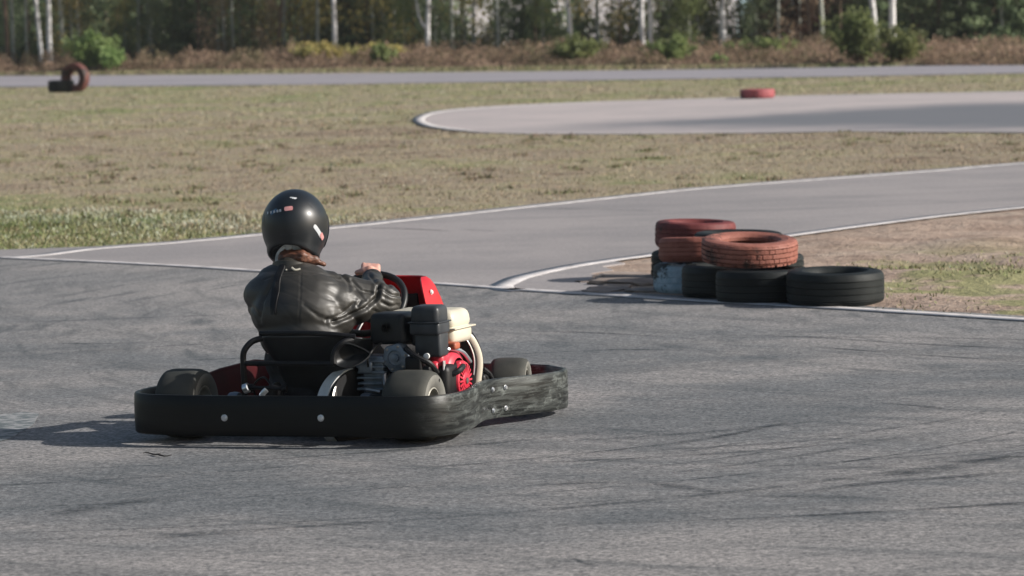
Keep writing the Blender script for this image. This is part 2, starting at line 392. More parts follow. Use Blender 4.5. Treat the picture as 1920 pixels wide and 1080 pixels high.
# main racing asphalt: everything on the camera's side of the thin painted line
thin=[(-400,455),(0,483),(240,494),(480,508),(830,533),(940,541),(1100,551),(1250,560),(1500,574),(1920,600),(2500,640)]
tp=[G(*p) for p in thin]
near=[(-14,-6),(14,-6),(14,tp[-1].y-2.)]+[(p.x,p.y) for p in reversed(tp)]+[(-14,tp[0].y)]
near_s=[(-14,-6),(14,-6),(14,tp[-1].y-1.7)]+[(p.x,p.y+.35) for p in reversed(tp)]+[(-14,tp[0].y+.35)]
sheet('racetrack',near_s,-.002,M_track,.08)
upper=[(-400,462),(-100,472),(0,468),(175,462),(320,452),(480,437),(640,421),(800,404),(960,387),(1120,370),(1280,353),(1440,340),(1600,328),(1760,316),(1920,303),(2300,285),(2900,262)]
upline=[(-400,484),(0,483),(175,466),(320,455),(480,440),(640,425),(800,408),(960,390.5),(1120,373),(1280,356),(1440,343),(1600,331),(1760,319),(1920,306),(2300,288),(2900,265)]
inner=[(1920,388),(1800,400),(1650,418),(1500,438),(1360,457),(1230,476),(1120,491),(1030,507),(975,520),(950,531)]
up=[G(*p) for p in upper]; inn=[G(*p) for p in inner]
inR=[G(2300,350),G(2900,318)]
side=[(p.x,p.y) for p in up]+[(p.x,p.y) for p in reversed(inR)]+[(p.x,p.y) for p in inn]+[(p.x,p.y) for p in reversed(tp[:6])]
sheet('side_track',side,0.,M_side,.08)
# the sandy hairpin island between the two white lines
def island():
    poly=[(p.x,p.y) for p in reversed(inR)]+[(p.x,p.y) for p in inn]+[(p.x,p.y) for p in tp[5:]]
    def inside(x,y):
        c=False; n=len(poly); j=n-1
        for i in range(n):
            xi,yi=poly[i];xj,yj=poly[j]
            if (yi>y)!=(yj>y) and x<(xj-xi)*(y-yi)/(yj-yi)+xi: c=not c
            j=i
        return c
    def dist(x,y):
        d=9.
        for i in range(len(poly)):
            x1,y1=poly[i];x2,y2=poly[(i+1)%len(poly)]; dx,dy=x2-x1,y2-y1; L=dx*dx+dy*dy or 1e-9
            t=max(0,min(1,((x-x1)*dx+(y-y1)*dy)/L)); d=min(d,math.hypot(x-x1-t*dx,y-y1-t*dy))
        return d
    return inside,dist,poly
ins,dst,ipoly=island()
def isl_z(x,y):
    h=noise.fractal(Vector((x*1.2,y*.9,3)),1,2,4)*.035+max(0,noise.noise(Vector((x*.8,y*.5,7))))*.05
    return -.014+min(1,max(0,(dst(x,y)-.10)/.5))*(.03+h)
def island_mesh():
    st=.09; xs=np.arange(-.2,14,st); ys=np.arange(18,60,st); idx={};V=[];Fc=[]
    for a,x in enumerate(xs):
        for b,y in enumerate(ys):
            if y> 26+ (x)*9+8: continue
            if ins(x,y):
                d=dst(x,y)
                h=noise.fractal(Vector((x*1.2,y*.9,3)),1,2,4)*.035+max(0,noise.noise(Vector((x*.8,y*.5,7))))*.05
                z=-.012+min(1,max(0,(d-.10)/.5))*(.03+h)
                if x<1.3 and y<30: z=-.012+min(1,max(0,(d-.10)/.5))*(.012+h*.3)
                idx[a,b]=len(V); V.append((x,y,z))
    for (a,b),i in idx.items():
        if (a+1,b) in idx and (a,b+1) in idx and (a+1,b+1) in idx: Fc.append((i,idx[a+1,b],idx[a+1,b+1],idx[a,b+1]))
    o=raw('dirt_island',V,Fc,M_dirt); o.data.polygons.foreach_set('use_smooth',[True]*len(Fc)); return struct(o)
island_mesh()
ib=sheet('dirt_base',ipoly,-.012,M_dirt)
strip('painted_line',[G(*p) for p in upline],.15,.002,M_line,.006)
strip('painted_line',[G(*p) for p in inR[::-1]] if False else [inR[1],inR[0]]+inn+[G(938,537),G(946,542),G(975,546)],.15,.002,M_line)
strip('painted_line',[G(*p) for p in thin[1:6]]+[G(975,543.5)],(.11,.11),.004,M_line_faint)
strip('painted_line',[G(*p) for p in [(950,542)]+thin[6:]],.135,.004,M_line)
tipp=[G(*p) for p in [(1150,489),(1030,509),(975,522),(952,534),(975,542),(1100,548),(1200,554),(1150,545),(1186,537),(1128,529),(1158,522),(1105,513),(1150,506),(1128,499),(1172,493)]]
sheet('island_tip',[(p.x,p.y) for p in tipp],.0,M_side,.03)
# verge strip of worn asphalt beyond the outer white line
# far hairpin loop
top=[(776,224),(785,215),(810,208),(860,202),(960,196),(1100,190),(1300,184),(1500,178),(1700,174),(1920,170),(2400,160)]
bot=[(2400,246),(1920,247),(1700,246),(1600,245),(1400,248),(1200,250),(1000,250),(900,247),(840,242),(800,234)]
m2=M_far; n2=NT(m2)
sheet('far_loop',[G(*p) for p in top+bot],-.006,M_far,.08)
dk_=[(1330,207),(1450,196),(1600,192),(1750,188),(1920,182),(2300,172),(2300,238),(1920,240),(1750,244),(1650,240),(1560,232),(1450,226),(1380,216)]
def far_lane():
    n=NT(M_far); A=G(1330,213); B=G(1920,214); d=(B-A).normalized(); old=n.b.inputs['Base Color'].links[0].from_socket
    v=n.coord(); sep=n.node('ShaderNodeSeparateXYZ'); n.L.new(v,sep.inputs[0])
    x=n.math('SUBTRACT',sep.outputs[0],A.x); y=n.math('SUBTRACT',sep.outputs[1],A.y)
    al=n.math('ADD',n.math('MULTIPLY',x,d.x),n.math('MULTIPLY',y,d.y)); la=n.math('ABSOLUTE',n.math('SUBTRACT',n.math('MULTIPLY',y,d.x),n.math('MULTIPLY',x,d.y)))
    nz=n.math('MULTIPLY',n.math('SUBTRACT',n.noise(v,.5,5,.65),.5),3.5)
    m1=n.step(n.math('ADD',al,nz),-.3,2.6); m2=n.math('SUBTRACT',1.,n.step(n.math('ADD',la,nz),2.6,6.2))
    n.color(n.mix(n.math('MULTIPLY',n.math('MULTIPLY',m1,m2),.85),old,(.10,.115,.135)))
far_lane()
strip('painted_line',[G(*p) for p in [(1300,185.5),(1100,191.5),(960,198),(860,204.5),(810,211),(789,219),(786,226),(804,234.5),(842,241),(880,244.5)]],.17,-.003,M_line,.004,.003)
strip('painted_line',[G(*p) for p in [(1300,186),(1500,180),(1700,176),(1920,172)]],.10,-.003,M_line_faint)
# far road
fn=[(-300,167),(0,162),(320,160),(640,157),(960,152),(1280,147),(1600,142),(1920,136),(2300,129)]
ff=[(2300,112),(1920,119),(1600,125),(1280,130),(960,134),(640,137),(320,140),(0,142),(-300,144)]
sheet('far_road',[G(*p) for p in fn+ff],-.006,M_farroad,.08)
# rubber marks left by sliding tyres
def skid_mat(name,col,al):
    m=mat(name,col,.8,0,.3); n=NT(m); v=n.coord(); a=n.node('ShaderNodeAttribute'); a.attribute_name='cover'
    f=n.step(n.noise(v,3.,5,.7),.34,.62); g=n.noise(v,26,3,.7)
    al_=n.math('MULTIPLY',n.math('MULTIPLY',n.math('MULTIPLY',a.outputs['Fac'],f),n.step(g,.25,.6)),al)
    n.put(n.b.inputs['Alpha'],al_); return m
M_skid=skid_mat('rubber_skid_mark',(.04,.05,.06),.65); M_skid2=skid_mat('faint_rubber_mark',(.09,.09,.10),.75)
M_skid3=skid_mat('worn_rubber_mark',(.05,.06,.07),.5)
def film(pts,w_,z,m):
    P_=crv([(p[0],p[1],0) for p in pts],16); n=len(P_); V=[];Fc=[];C=[]
    for i,p in enumerate(P_):
        a=P_[max(0,i-1)];b=P_[min(n-1,i+1)]; t=(b-a); t.z=0; t.normalize(); nn=Vector((-t.y,t.x,0)); e=min(1,min(i,n-1-i)/(n*.25))
        for q,c in ((-1,0),(-.5,.6),(0,1),(.5,.6),(1,0)): V.append((*(p+nn*w_*q*(.7+.3*e)).xy,z)); C.append(c*e)
        if i:
            for q in range(4): Fc.append((5*i-5+q,5*i-4+q,5*i+1+q,5*i+q))
    o=raw('skid_mark',V,Fc,m); at=o.data.attributes.new('cover','FLOAT','POINT'); at.data.foreach_set('value',C); return struct(o)
for pts,w_,mm in (([(1380,929),(1500,930),(1600,933),(1665,937)],.028,M_skid),([(0,604),(120,601),(300,594),(470,588)],.020,M_skid),([(300,677),(400,673),(470,671)],.018,M_skid),
  ([(1380,628),(1500,631),(1700,643),(1860,651),(1960,657)],.024,M_skid),([(1500,647),(1700,663),(1960,680)],.018,M_skid),([(900,668),(1050,659),(1200,655),(1400,660)],.024,M_skid),([(960,620),(1100,623),(1250,631),(1330,638)],.022,M_skid),
  ([(1180,842),(1290,828),(1400,808),(1490,786)],.018,M_skid),([(1560,898),(1700,886),(1840,866),(1960,845)],.05,M_skid),([(1480,925),(1640,905),(1800,893),(1960,880)],.03,M_skid),([(960,912),(1100,905),(1240,908),(1370,926)],.03,M_skid),
  ([(30,982),(160,955),(300,934),(430,922)],.05,M_skid),([(250,1010),(420,1000),(560,1003)],.03,M_skid),([(1062,1038),(1090,1052),(1120,1062)],.010,M_skid),([(0,640),(160,644),(330,640)],.018,M_skid),
  ([(1620,753),(1720,760),(1800,770)],.018,M_skid),([(640,427),(760,429),(850,434)],.03,M_skid2),([(970,391),(1090,392),(1250,396)],.035,M_skid2),([(850,431),(900,432),(930,434)],.02,M_skid2),([(30,478),(100,481),(150,486)],.03,M_skid),([(240,495),(290,496)],.02,M_skid)):
    film([G(*p) for p in pts],w_*1.9,.001 if mm is M_skid2 else -.001,mm)
random.seed(77)
for k_ in range(46):
    cx,cy,rr=((.05,18.35,random.uniform(1.7,4.6)),(-2.0,18.2,random.uniform(2.2,4.4)),(.8,20.2,random.uniform(3.4,5.6)))[k_%3 if k_<36 else 0]
    cx+=random.gauss(0,.25); cy+=random.gauss(0,.2); a0=R(random.uniform(-95,40)); ln_=R(random.uniform(18,60))
    if k_%3==1: a0=R(random.uniform(-100,-45))
    if k_%3==2: a0=R(random.uniform(20,110))
    P_=[Vector((cx+rr*math.cos(a0+ln_*i/6)*1.1,cy+rr*math.sin(a0+ln_*i/6),0)) for i in range(7)]
    if min(p.y for p in P_)<12.6 or max(p.y+.0*p.x for p in P_)>23.5-.3*0 or any(p.y>25.4-1.33*(p.x+.06) for p in P_): continue
    film(P_,random.uniform(.018,.05),-.0012+.00001*k_,M_skid3 if k_%4 else M_skid)
# light patch of old repair on the asphalt
pp=[]
c0=G(8,800)
for i in range(40):
    a=2*PI*i/40; r_=1+.22*noise.noise(Vector((math.cos(a)*2,math.sin(a)*2,1)))+.1*noise.noise(Vector((math.cos(a)*7,math.sin(a)*7,4)))
    pp.append((c0.x+math.cos(a)*.115*r_,c0.y+math.sin(a)*.62*r_))
M_patch=speck('mottled_repair',(.10,.12,.125),(.30,.30,.30),17,.85,.5,.006,0,.42,.6)
sheet('asphalt_patch',pp,.0005,M_patch)

# ------------------------------------------------------------------ grass
rng=np.random.default_rng(5)
def poly_mask(poly,X,Y):
    c=np.zeros(len(X),bool); n=len(poly); j=n-1
    for i in range(n):
        xi,yi=poly[i][0],poly[i][1]; xj,yj=poly[j][0],poly[j][1]
        if yi!=yj:
            k=((yi>Y)!=(yj>Y))&(X<(xj-xi)*(Y-yi)/(yj-yi)+xi); c^=k
        j=i
    return c
loop_poly=[tuple(G(*p).xy) for p in top+bot]; road_poly=[tuple(G(*p).xy) for p in fn+ff]
def blades(name,X,Y,hgt,wid,z0,nb,spread,mi_w,label,mats,lean=.6):
    n=len(X); N=n*nb
    x=np.repeat(X,nb)+rng.normal(0,1,N)*np.repeat(spread,nb) ; y=np.repeat(Y,nb)+rng.normal(0,1,N)*np.repeat(spread,nb)
    h=np.repeat(hgt,nb)*rng.uniform(.5,1.15,N); w=np.repeat(wid,nb)*rng.uniform(.6,1.3,N)
    a=rng.uniform(0,2*PI,N); b=rng.uniform(0,2*PI,N); ln=h*rng.uniform(.1,lean,N)
    z=np.repeat(np.array([gz(a_,b_)-.004 for a_,b_ in zip(X,Y)]) if z0<0 else np.array([isl_z(a_,b_) for a_,b_ in zip(X,Y)]),nb)
    V=np.empty((N,4,3)); cx,cy=np.cos(a)*w/2,np.sin(a)*w/2
    V[:,0]=np.c_[x-cx,y-cy,z]; V[:,1]=np.c_[x+cx,y+cy,z]
    tx,ty=x+np.cos(b)*ln,y+np.sin(b)*ln
    V[:,2]=np.c_[tx+cx*.25,ty+cy*.25,z+h]; V[:,3]=np.c_[tx-cx*.25,ty-cy*.25,z+h*.97]
    Fc=np.arange(N*4).reshape(N,4)
    mi=np.repeat(rng.choice(len(mats),n,p=mi_w),nb) if not isinstance(mi_w,np.ndarray) or mi_w.ndim==1 else None
    o=raw(name,V.reshape(-1,3),Fc,mats,mi); return tag(o,label,'grass',None,'stuff')
def scatter(n,y0,y1,pw=1.):
    Y=y0+(y1-y0)*rng.uniform(0,1,n)**pw; X=rng.uniform(-.145,.145,n)*Y; return X,Y
bad=[side,near,ipoly,loop_poly,road_poly]
def clean(X,Y,polys=bad):
    k=np.ones(len(X),bool)
    for p in polys: k&=~poly_mask(p,X,Y)
    return X[k],Y[k]
X,Y=clean(*scatter(34000,27,62,1.3))
h=.012+.013*rng.uniform(0,1,len(X)); edge=rng.uniform(0,1,len(X))<.03; h[edge]*=1.9
blades('grass',X,Y,h,np.full(len(X),.009)*(Y/30),-.02,4,.05*Y/30,[.60,.10,.25,.05],'short dry brown and green grass beside the racetrack',M_bl,1.6)
X,Y=scatter(14000,30,37); k=(X<-.2)&(Y+1.3*X>29.6)&(Y+1.3*X<32.4); X,Y=clean(X[k],Y[k])
blades('weeds',X,Y,np.full(len(X),.032)*rng.uniform(.4,1.4,len(X)),np.full(len(X),.013),-.02,4,np.full(len(X),.04),[.30,.12,.08,.50],'whitish grey seeding weeds in a band on the left grass',M_bl,1.0)
# lusher weeds along the near left edge
X,Y=scatter(24000,29,37); k=(X<-.2)&(Y+1.3*X<30.2); X,Y=clean(X[k],Y[k])
blades('weeds',X,Y,np.full(len(X),.030)*rng.uniform(.5,1.3,len(X)),np.full(len(X),.012),-.02,4,np.full(len(X),.04),[.30,.45,.12,.13],'taller green and pale weeds along the left edge of the track',M_bl,1.2)
X,Y=clean(*scatter(15000,60,108))
blades('grass',X,Y,np.full(len(X),.025),np.full(len(X),.03),-.02,3,np.full(len(X),.06),[.55,.35,.05,.05],'greener grass between the far loop and the far road',M_bl,1.6)
# scattered darker tufts and brown weeds
X,Y=clean(*scatter(800,29,60,1.5)); dn=np.array([noise.noise(Vector((x*.8,y*.3,8))) for x,y in zip(X,Y)]); X,Y=X[dn>.02],Y[dn>.02]
X=np.repeat(X,12)+rng.normal(0,.045,12*len(X)); Y=np.repeat(Y,12)+rng.normal(0,.10,12*len(Y)); X,Y=clean(X,Y)
M_tuft=[blade_mat('tuft_green',(.12,.155,.06),.7),blade_mat('tuft_brown',(.17,.11,.075),.7)]
blades('weeds',X,Y,np.full(len(X),.045)*rng.uniform(.4,1.2,len(X)),np.full(len(X),.016),-.02,3,np.full(len(X),.03),[.55,.45],'scattered dark green and brown tufts in the dry grass',M_tuft,1.2)
# grass in the hairpin island
X=rng.uniform(1.6,6,15000); Y=rng.uniform(20,36,15000)
mk=poly_mask(ipoly,X,Y); X,Y=X[mk],Y[mk]
dn=np.array([noise.noise(Vector((x*.9,y*.6,2))) for x,y in zip(X,Y)]); k=(dn>-.05+.5*rng.uniform(0,1,len(X)))&(Y<23.5+4.5*rng.uniform(0,1,len(X))+(X-2)*.3)&(X>2.0)
X,Y=X[k],Y[k]
blades('grass',X,Y,np.full(len(X),.022),np.full(len(X),.011),.0,3,np.full(len(X),.05),[.45,.45,.07,.03],'thin grass growing in the sandy hairpin island',M_bl,1.4)

# ------------------------------------------------------------------ tyres
def tyre_mesh(Ro,w,tread='block',ri=.60,seg=72,sag=0.):
    """lying tyre: axis Z, base at z=0"""
    h=w; Ri=Ro*ri
    s=MB()
    pr=[(Ri,h*.30),(Ri*.99,h*.16),(Ri*1.05,h*.07),(Ro*.78,0.0),(Ro*.90,h*.03),(Ro*.965,h*.12)]
    gr=[.22,.40,.60,.78]
    out=[]
    if tread=='block':
        for g_ in gr: out+=[(Ro*.997,h*(g_-.03)),(Ro*.958,h*(g_-.024)),(Ro*.958,h*(g_+.024)),(Ro*.997,h*(g_+.03))]
    elif tread=='rib':
        for g_ in (.24,.41,.59,.76): out+=[(Ro*.998,h*(g_-.022)),(Ro*.980,h*(g_-.016)),(Ro*.980,h*(g_+.016)),(Ro*.998,h*(g_+.022))]
    else:
        for t in (.25,.4,.6,.75): out+=[(Ro*(.985+.015*math.sin(PI*t)),h*t)]
    pr+=out+[(Ro*.982,h*.885),(Ro*.95,h*.955),(Ro*.89,h*.985),(Ro*.885,h*.978),(Ro*.80,h),(Ro*.79,h*.99),(Ri*1.14,h*.985),(Ri*1.05,h*.93),(Ri*.99,h*.84),(Ri,h*.70)]
    pr+=[(Ri*1.08,h*.68),(Ro*.90,h*.74),(Ro*.92,h*.5),(Ro*.90,h*.26),(Ri*1.08,h*.32),(Ri,h*.30)]
    s.lathe(pr,seg)
    if tread=='block':   # tread lugs between the grooves
        bands=[(.08,.195),(.235,.385),(.415,.585),(.615,.765),(.80,.92)]
        nb=58
        for bi,(a_,b_) in enumerate(bands):
            for j in range(nb):
                an=2*PI*(j+.5*(bi%2))/nb; rr=Ro*(.992 if bi in (1,2,3) else .975)
                wr=.004*noise.noise(Vector((j*.35,bi,Ro*90))); s.box((rr-.003+wr,0,h*(a_+b_)/2),(Ro*.035,2*PI*Ro/nb*.80,h*(b_-a_)),Rot(an+.02*math.sin(j*2.3+bi),'Z'),0.002,seg=1)
    v2=[]
    for x,y,z in s.v:
        d=1+.012*noise.noise(Vector((x*3,y*3,z*3+Ro*50))); v2.append((x*d,y*d,z+sag*(x+y)*.0))
    s.v=v2; return s
OX,OY=1.775,23.40
def put_tyre(name,dx,dy,z,Ro,w,m,label,tread='block',tilt=(0,0),rz=0,grp='old tyres piled at the hairpin'):
    o=tyre_mesh(Ro,w,tread).build(name,m,angle=30); o.location=(OX+dx,OY+dy,z); o.rotation_euler=(tilt[0],tilt[1],rz)
    return tag(o,label,'tyre',grp)
put_tyre('tyre',0,0,-.012,.270,.200,M_rub,'broad black tyre lying flat at the right end of the tyre pile','rib',(R(2),0),.4)
put_tyre('tyre',-.375,.38,-.02,.262,.200,M_rub,'black ground tyre directly under the right half of the big orange tyre','rib',(0,0),1.4)
put_tyre('tyre',-.545,.87,-.02,.262,.20,M_rub,'black ground tyre under the left half of the big orange tyre','rib',(0,0),2.2)
put_tyre('tyre',-.70,1.36,-.02,.252,.180,[M_ltblue],'tyre with flaking pale blue paint low at the left of the pile','rib',(0,0),2.9)
put_tyre('tyre',-.68,2.36,-.02,.25,.195,M_rub,'black ground tyre under the dark red tyre at the back left','block',(0,0),.3)
put_tyre('tyre',-.30,1.82,-.02,.26,.19,M_rub,'black ground tyre at the back hidden behind the blue painted one','block',(0,0),.9)
put_tyre('tyre',-.66,2.36,.178,.245,.170,M_dkred,'dark red tyre on top at the back left of the pile','rib',(R(2),R(1)),.7)
put_tyre('tyre',-.43,1.80,.172,.262,.135,M_rub,'black treaded tyre on top between the dark red and orange tyres','block',(R(1),R(-1)),1.7)
put_tyre('tyre',-.67,1.27,.165,.252,.145,M_brick,'brick red tyre resting on the pale blue painted tyre','rib',(R(3),R(3)),2.1)
put_tyre('tyre',-.435,.58,.202,.272,.140,M_orange,'big orange red treaded tyre tilted on top at the front of the pile','block',(R(6.0),R(.6)),.2)
# far tyres
fa=G(150,170); k_=1.10
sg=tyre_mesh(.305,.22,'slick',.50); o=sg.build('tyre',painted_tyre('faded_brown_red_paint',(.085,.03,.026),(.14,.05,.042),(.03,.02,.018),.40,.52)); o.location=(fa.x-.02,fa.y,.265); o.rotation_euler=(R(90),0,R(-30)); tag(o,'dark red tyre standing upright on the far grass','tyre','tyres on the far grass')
fb=G(116,171); o=tyre_mesh(.27,.24,'slick').build('tyre',M_rub); o.location=(fb.x-.02,fb.y+.1,-.02); tag(o,'black tyre lying flat left of the upright far tyre','tyre','tyres on the far grass')
fc=G(1422,184); o=tyre_mesh(.275,.15,'slick').build('tyre',M_pink); o.location=(fc.x,fc.y+.25,-.01); tag(o,'faded pinkish red tyre lying alone beside the far loop','tyre','tyres on the far grass')

# broken slabs at the tip of the island
random.seed(3)
sl_=[((1200,532),.17,.05,'flat pale broken asphalt slab in the shadow left of the tyres'),((1140,545),.13,.035,'pale pink chunk of asphalt nearest the hairpin tip'),((1165,536),.08,.03,'small asphalt chunk between two larger slabs'),((1232,521),.10,.04,'asphalt chunk beside the black tyre at the back left'),((1175,517),.15,.03,'thin slab lying behind the other broken slabs'),((1120,528),.07,.02,'flake of asphalt on the hairpin edge'),((1215,545),.07,.025,'small chunk just left of the blue painted tyre')]
for (px,py),r_,h_,lb in sl_:
    s=MB(); bm=bmesh.new(); bmesh.ops.create_icosphere(bm,subdivisions=3,radius=1)
    sx,sy=r_*random.uniform(.8,1.1),r_*random.uniform(1.2,2.0); a=random.uniform(0,3)
    for v in bm.verts:
        c=v.co.copy(); d=1+.35*noise.noise(c*1.7+Vector((px,py,0)))+.12*noise.noise(c*6)
        z=max(-.5,min(.5,c.z*1.3))*2*h_/2; v.co=Vector((c.x*sx*d*(.4+.6*math.sqrt(max(0,1-c.z*c.z))+.3),c.y*sy*d,z))
    s.add([v.co for v in bm.verts],[[v.index for v in f.verts] for f in bm.faces]); bm.free()
    p=G(px,py); o=s.build('asphalt_chunk',M_slab,angle=20); o.location=(p.x,p.y,h_*.25-.01); o.rotation_euler=(R(random.uniform(-4,4)),R(random.uniform(-4,4)),a)
    tag(o,lb,'rubble','broken asphalt at the hairpin tip')
# twig on the asphalt
a,b=G(268,852),G(322,857); s=MB(); pts=[a.lerp(b,t)+Vector((0,.02*math.sin(t*7),.005+.002*math.sin(t*14))) for t in [i/12 for i in range(13)]]
s.tube(pts,[.0015+.002*math.sin(PI*i/12) for i in range(13)],6); s.tube([pts[5],pts[5]+Vector((.02,.02,.002))],[.002,.001],5)
tag(s.build('twig',M_twig),'thin dark twig lying on the asphalt in front of the kart','twig')

# ------------------------------------------------------------------ kart
KX,KY,KA=-.838,16.90,R(20)
KPOS=(KX,KY,0)
kart=thing('go_kart','black and red rental go kart with a rear side engine cornering on the track','go kart',KPOS,-KA)
def outline():
    h=[(0,-.27),(.30,-.27),(.47,-.265),(.585,-.235),(.65,-.17),(.675,-.07),(.672,.06),(.645,.20),(.612,.34),(.598,.46),(.615,.58),(.655,.70),(.70,.82),(.725,.94),(.722,1.06),(.69,1.16),(.62,1.24),(.56,1.31),(.42,1.345),(.2,1.36)]
    full=h+[(0,1.365)]+[(-x,y) for x,y in reversed(h[1:])]
    return crv([(x,y,0) for x,y in full],6,True)
def bumper():
    s=MB(); P_=outline(); n=len(P_); prof=[(-.011,.0),(-.006,-.006),(.006,-.006),(.011,.0),(.013,.05),(.013,.10),(.011,.148),(.006,.154),(-.006,.154),(-.011,.148)]
    k=len(prof); V=[];Fc=[]
    for i,p in enumerate(P_):
        t=(P_[(i+1)%n]-P_[i-1]).normalized(); nn=Vector((t.y,-t.x,0))
        f=max(0,min(1,p.y/1.1)); zb=.047-.020*f*f; sc=1.0
        z_w=.004*noise.noise(Vector((p.x*2,p.y*2,0)))
        for o_,z_ in prof:
            V.append((*(p+nn*o_).xy, zb+z_*sc+z_w))
    for i in range(n):
        j=(i+1)%n
        for a in range(k): b=(a+1)%k; Fc.append((i*k+a,j*k+a,j*k+b,i*k+b))
    s.add(V,Fc); o=s.build('bumper',M_bump,kart,angle=50); return o
bmp=bumper()
def bolt(par,p,nrm,r=.011,m=M_bright,h=.008):
    q=Vector(nrm).to_track_quat('Z','Y').to_matrix().to_4x4(); s=MB()
    s.lathe([(r*1.25,0),(r*1.25,.0025),(r,.003),(r,h*.7),(r*.75,h),(0,h)],12,T(*p)@q); return s.build('bolt',m,par)
bolt(bmp,(-.222,-.284,.113),(0,-1,0)); bolt(bmp,(.188,-.284,.116),(0,-1,0))
def on_side(y,z,off=.014):
    P_=outline(); best=min((p for p in P_ if p.x>.3),key=lambda p:abs(p.y-y)); i=P_.index(best); t=(P_[(i+1)%len(P_)]-P_[i-1]).normalized(); nn=Vector((t.y,-t.x,0))
    if nn.x<0: nn=-nn
    return (*(best+nn*off).xy,z),nn
for y_,z_ in ((.50,.155),(.60,.155),(.50,.07),(.60,.07)):
    p,nn=on_side(y_,z_); bolt(bmp,p,nn,.0085)
# wheels
def wheel(x,y,Ro,w,side_,steer=0.,nm='wheel'):
    e=bpy.data.objects.new(nm,None); COL.objects.link(e); e.parent=kart; e.location=(x,y,Ro); e.rotation_euler=(0,0,steer); e.empty_display_size=.1
    Mx=Rot(PI/2*side_,'Y'); Rr=.068; h=w/2
    s=MB(); s.lathe([(Rr,h*.80),(Rr*1.12,h*.92),(Ro*.72,h*.985),(Ro*.86,h*.98),(Ro*.94,h*.88),(Ro*.985,h*.66),(Ro,h*.35),(Ro,-h*.35),(Ro*.985,-h*.66),(Ro*.94,-h*.88),(Ro*.86,-h*.98),(Ro*.72,-h*.985),(Rr*1.12,-h*.92),(Rr,-h*.80)],56,Mx,mi=0)
    for i,f in enumerate(s.f):
        if i%13 in (0,1,2,10,11,12): s.mi[i]=1
    s.build('tyre',[M_tyre,M_side_r],e,angle=50)
    s=MB(); s.lathe([(Rr*.97,h*.80),(Rr*1.06,h*.90),(Rr*.98,h*.92),(Rr*.88,h*.80),(Rr*.84,h*.3),(Rr*.80,h*.05),(Rr*.35,h*.02),(Rr*.33,h*.30),(Rr*.2,h*.32),(0,h*.32)],40,Mx)
    s.lathe([(Rr*.97,-h*.80),(Rr*1.06,-h*.90),(Rr*.95,-h*.9),(Rr*.86,-h*.5),(Rr*.8,-.0)],40,Mx)
    r_=s.build('rim',M_rim,e)
    for j in range(5):
        a=2*PI*j/5; p=Mx@Vector((Rr*.58*math.cos(a),Rr*.58*math.sin(a),h*.03)); bolt(e,p,Mx@Vector((0,0,1)),.006,M_steel,.007)
    return e
wheel(.468,0,.14,.185,1); wheel(-.512,0,.14,.178,-1)
wheel(.495,1.04,.118,.155,1,R(11)); wheel(-.50,1.05,.121,.145,-1,R(11))
s=MB(); s.tube([(-.47,0,.14),(.47,0,.14)],.016,16); s.build('rear_axle',M_steel,kart)
s=MB()
for sx in (-1,1):
    s.tube(crv([(sx*.30,-.20,.10),(sx*.30,.0,.085),(sx*.31,.4,.07),(sx*.24,.8,.075),(sx*.22,1.05,.10),(sx*.2,1.24,.11)],6),.0155,10)
    s.tube([(sx*.22,1.05,.10),(sx*.40,1.05,.125)],.013,10); s.tube([(sx*.30,.1,.085),(sx*.59,.2,.10)],.012,8); s.tube([(sx*.31,.7,.07),(sx*.62,.66,.09)],.012,8)
s.tube([(-.31,-.2,.10),(.31,-.2,.10)],.0155,10); s.tube([(-.30,.33,.075),(.30,.33,.075)],.0155,10); s.tube([(-.2,1.24,.11),(.2,1.24,.11)],.0155,10); s.tube([(-.22,1.05,.10),(.22,1.05,.10)],.0155,10)
for sx in (-.222,.188): s.tube([(sx,-.27,.113),(sx,-.19,.10)],.012,8)
s.build('chassis_frame',M_black,kart)
s=MB(); s.box((0,.72,.058),(.56,.95,.004),b=.001); s.build('floor_tray',M_black,kart)
for sx in (-1,1):
    s=MB(); s.tube([(sx*.40,1.05,.08),(sx*.40,1.05,.17)],.014,10); s.tube([(sx*.40,1.05,.127),(sx*.50,1.05+sx*.01,.127)],.012,10); s.box((sx*.42,1.05,.13),(.03,.05,.07),b=.006)
    s.tube([(sx*.40,1.02,.11),(sx*.04,.93,.13)],.007,8); s.build('steering_knuckle',M_steel,kart)
# sidepods: red on the left, black low panel on the right
def pod(sx,m,name,z1):
    s=MB(); P_=[(-.0,.30,.05),(.01,.30,z1*.84),(.06,.31,z1*.93)]
    rows=[]
    for y,z,xo in ((.24,z1*.93,.0),(.34,z1*.97,.02),(.5,z1,.03),(.7,z1*1.02,.02),(.86,z1*1.02,.03),(.98,z1*.96,.02)):
        x_in=sx*(.515+xo*.8); x_out=sx*(.585+xo)
        rows.append([(x_in,y,.055),(x_in+sx*.01,y,z-.045),(x_in+sx*.03,y,z-.02),(x_in+sx*.035,y,z-.006),(x_out-sx*.03,y,z-.003),(x_out-sx*.015,y,z-.012),(x_out,y,z-.04),(x_out-sx*.02,y,.06)])
    k=len(rows[0]); V=[p for r_ in rows for p in r_]; Fc=[]
    for i in range(len(rows)-1):
        for j in range(k-1): Fc.append((i*k+j,(i+1)*k+j,(i+1)*k+j+1,i*k+j+1))
    Fc.append(tuple(range(k))); Fc.append(tuple((len(rows)-1)*k+j for j in range(k)))
    s.add(V,Fc); return s.build(name,m,kart,angle=45)
pod(-1,M_redpod,'sidepod',.238)
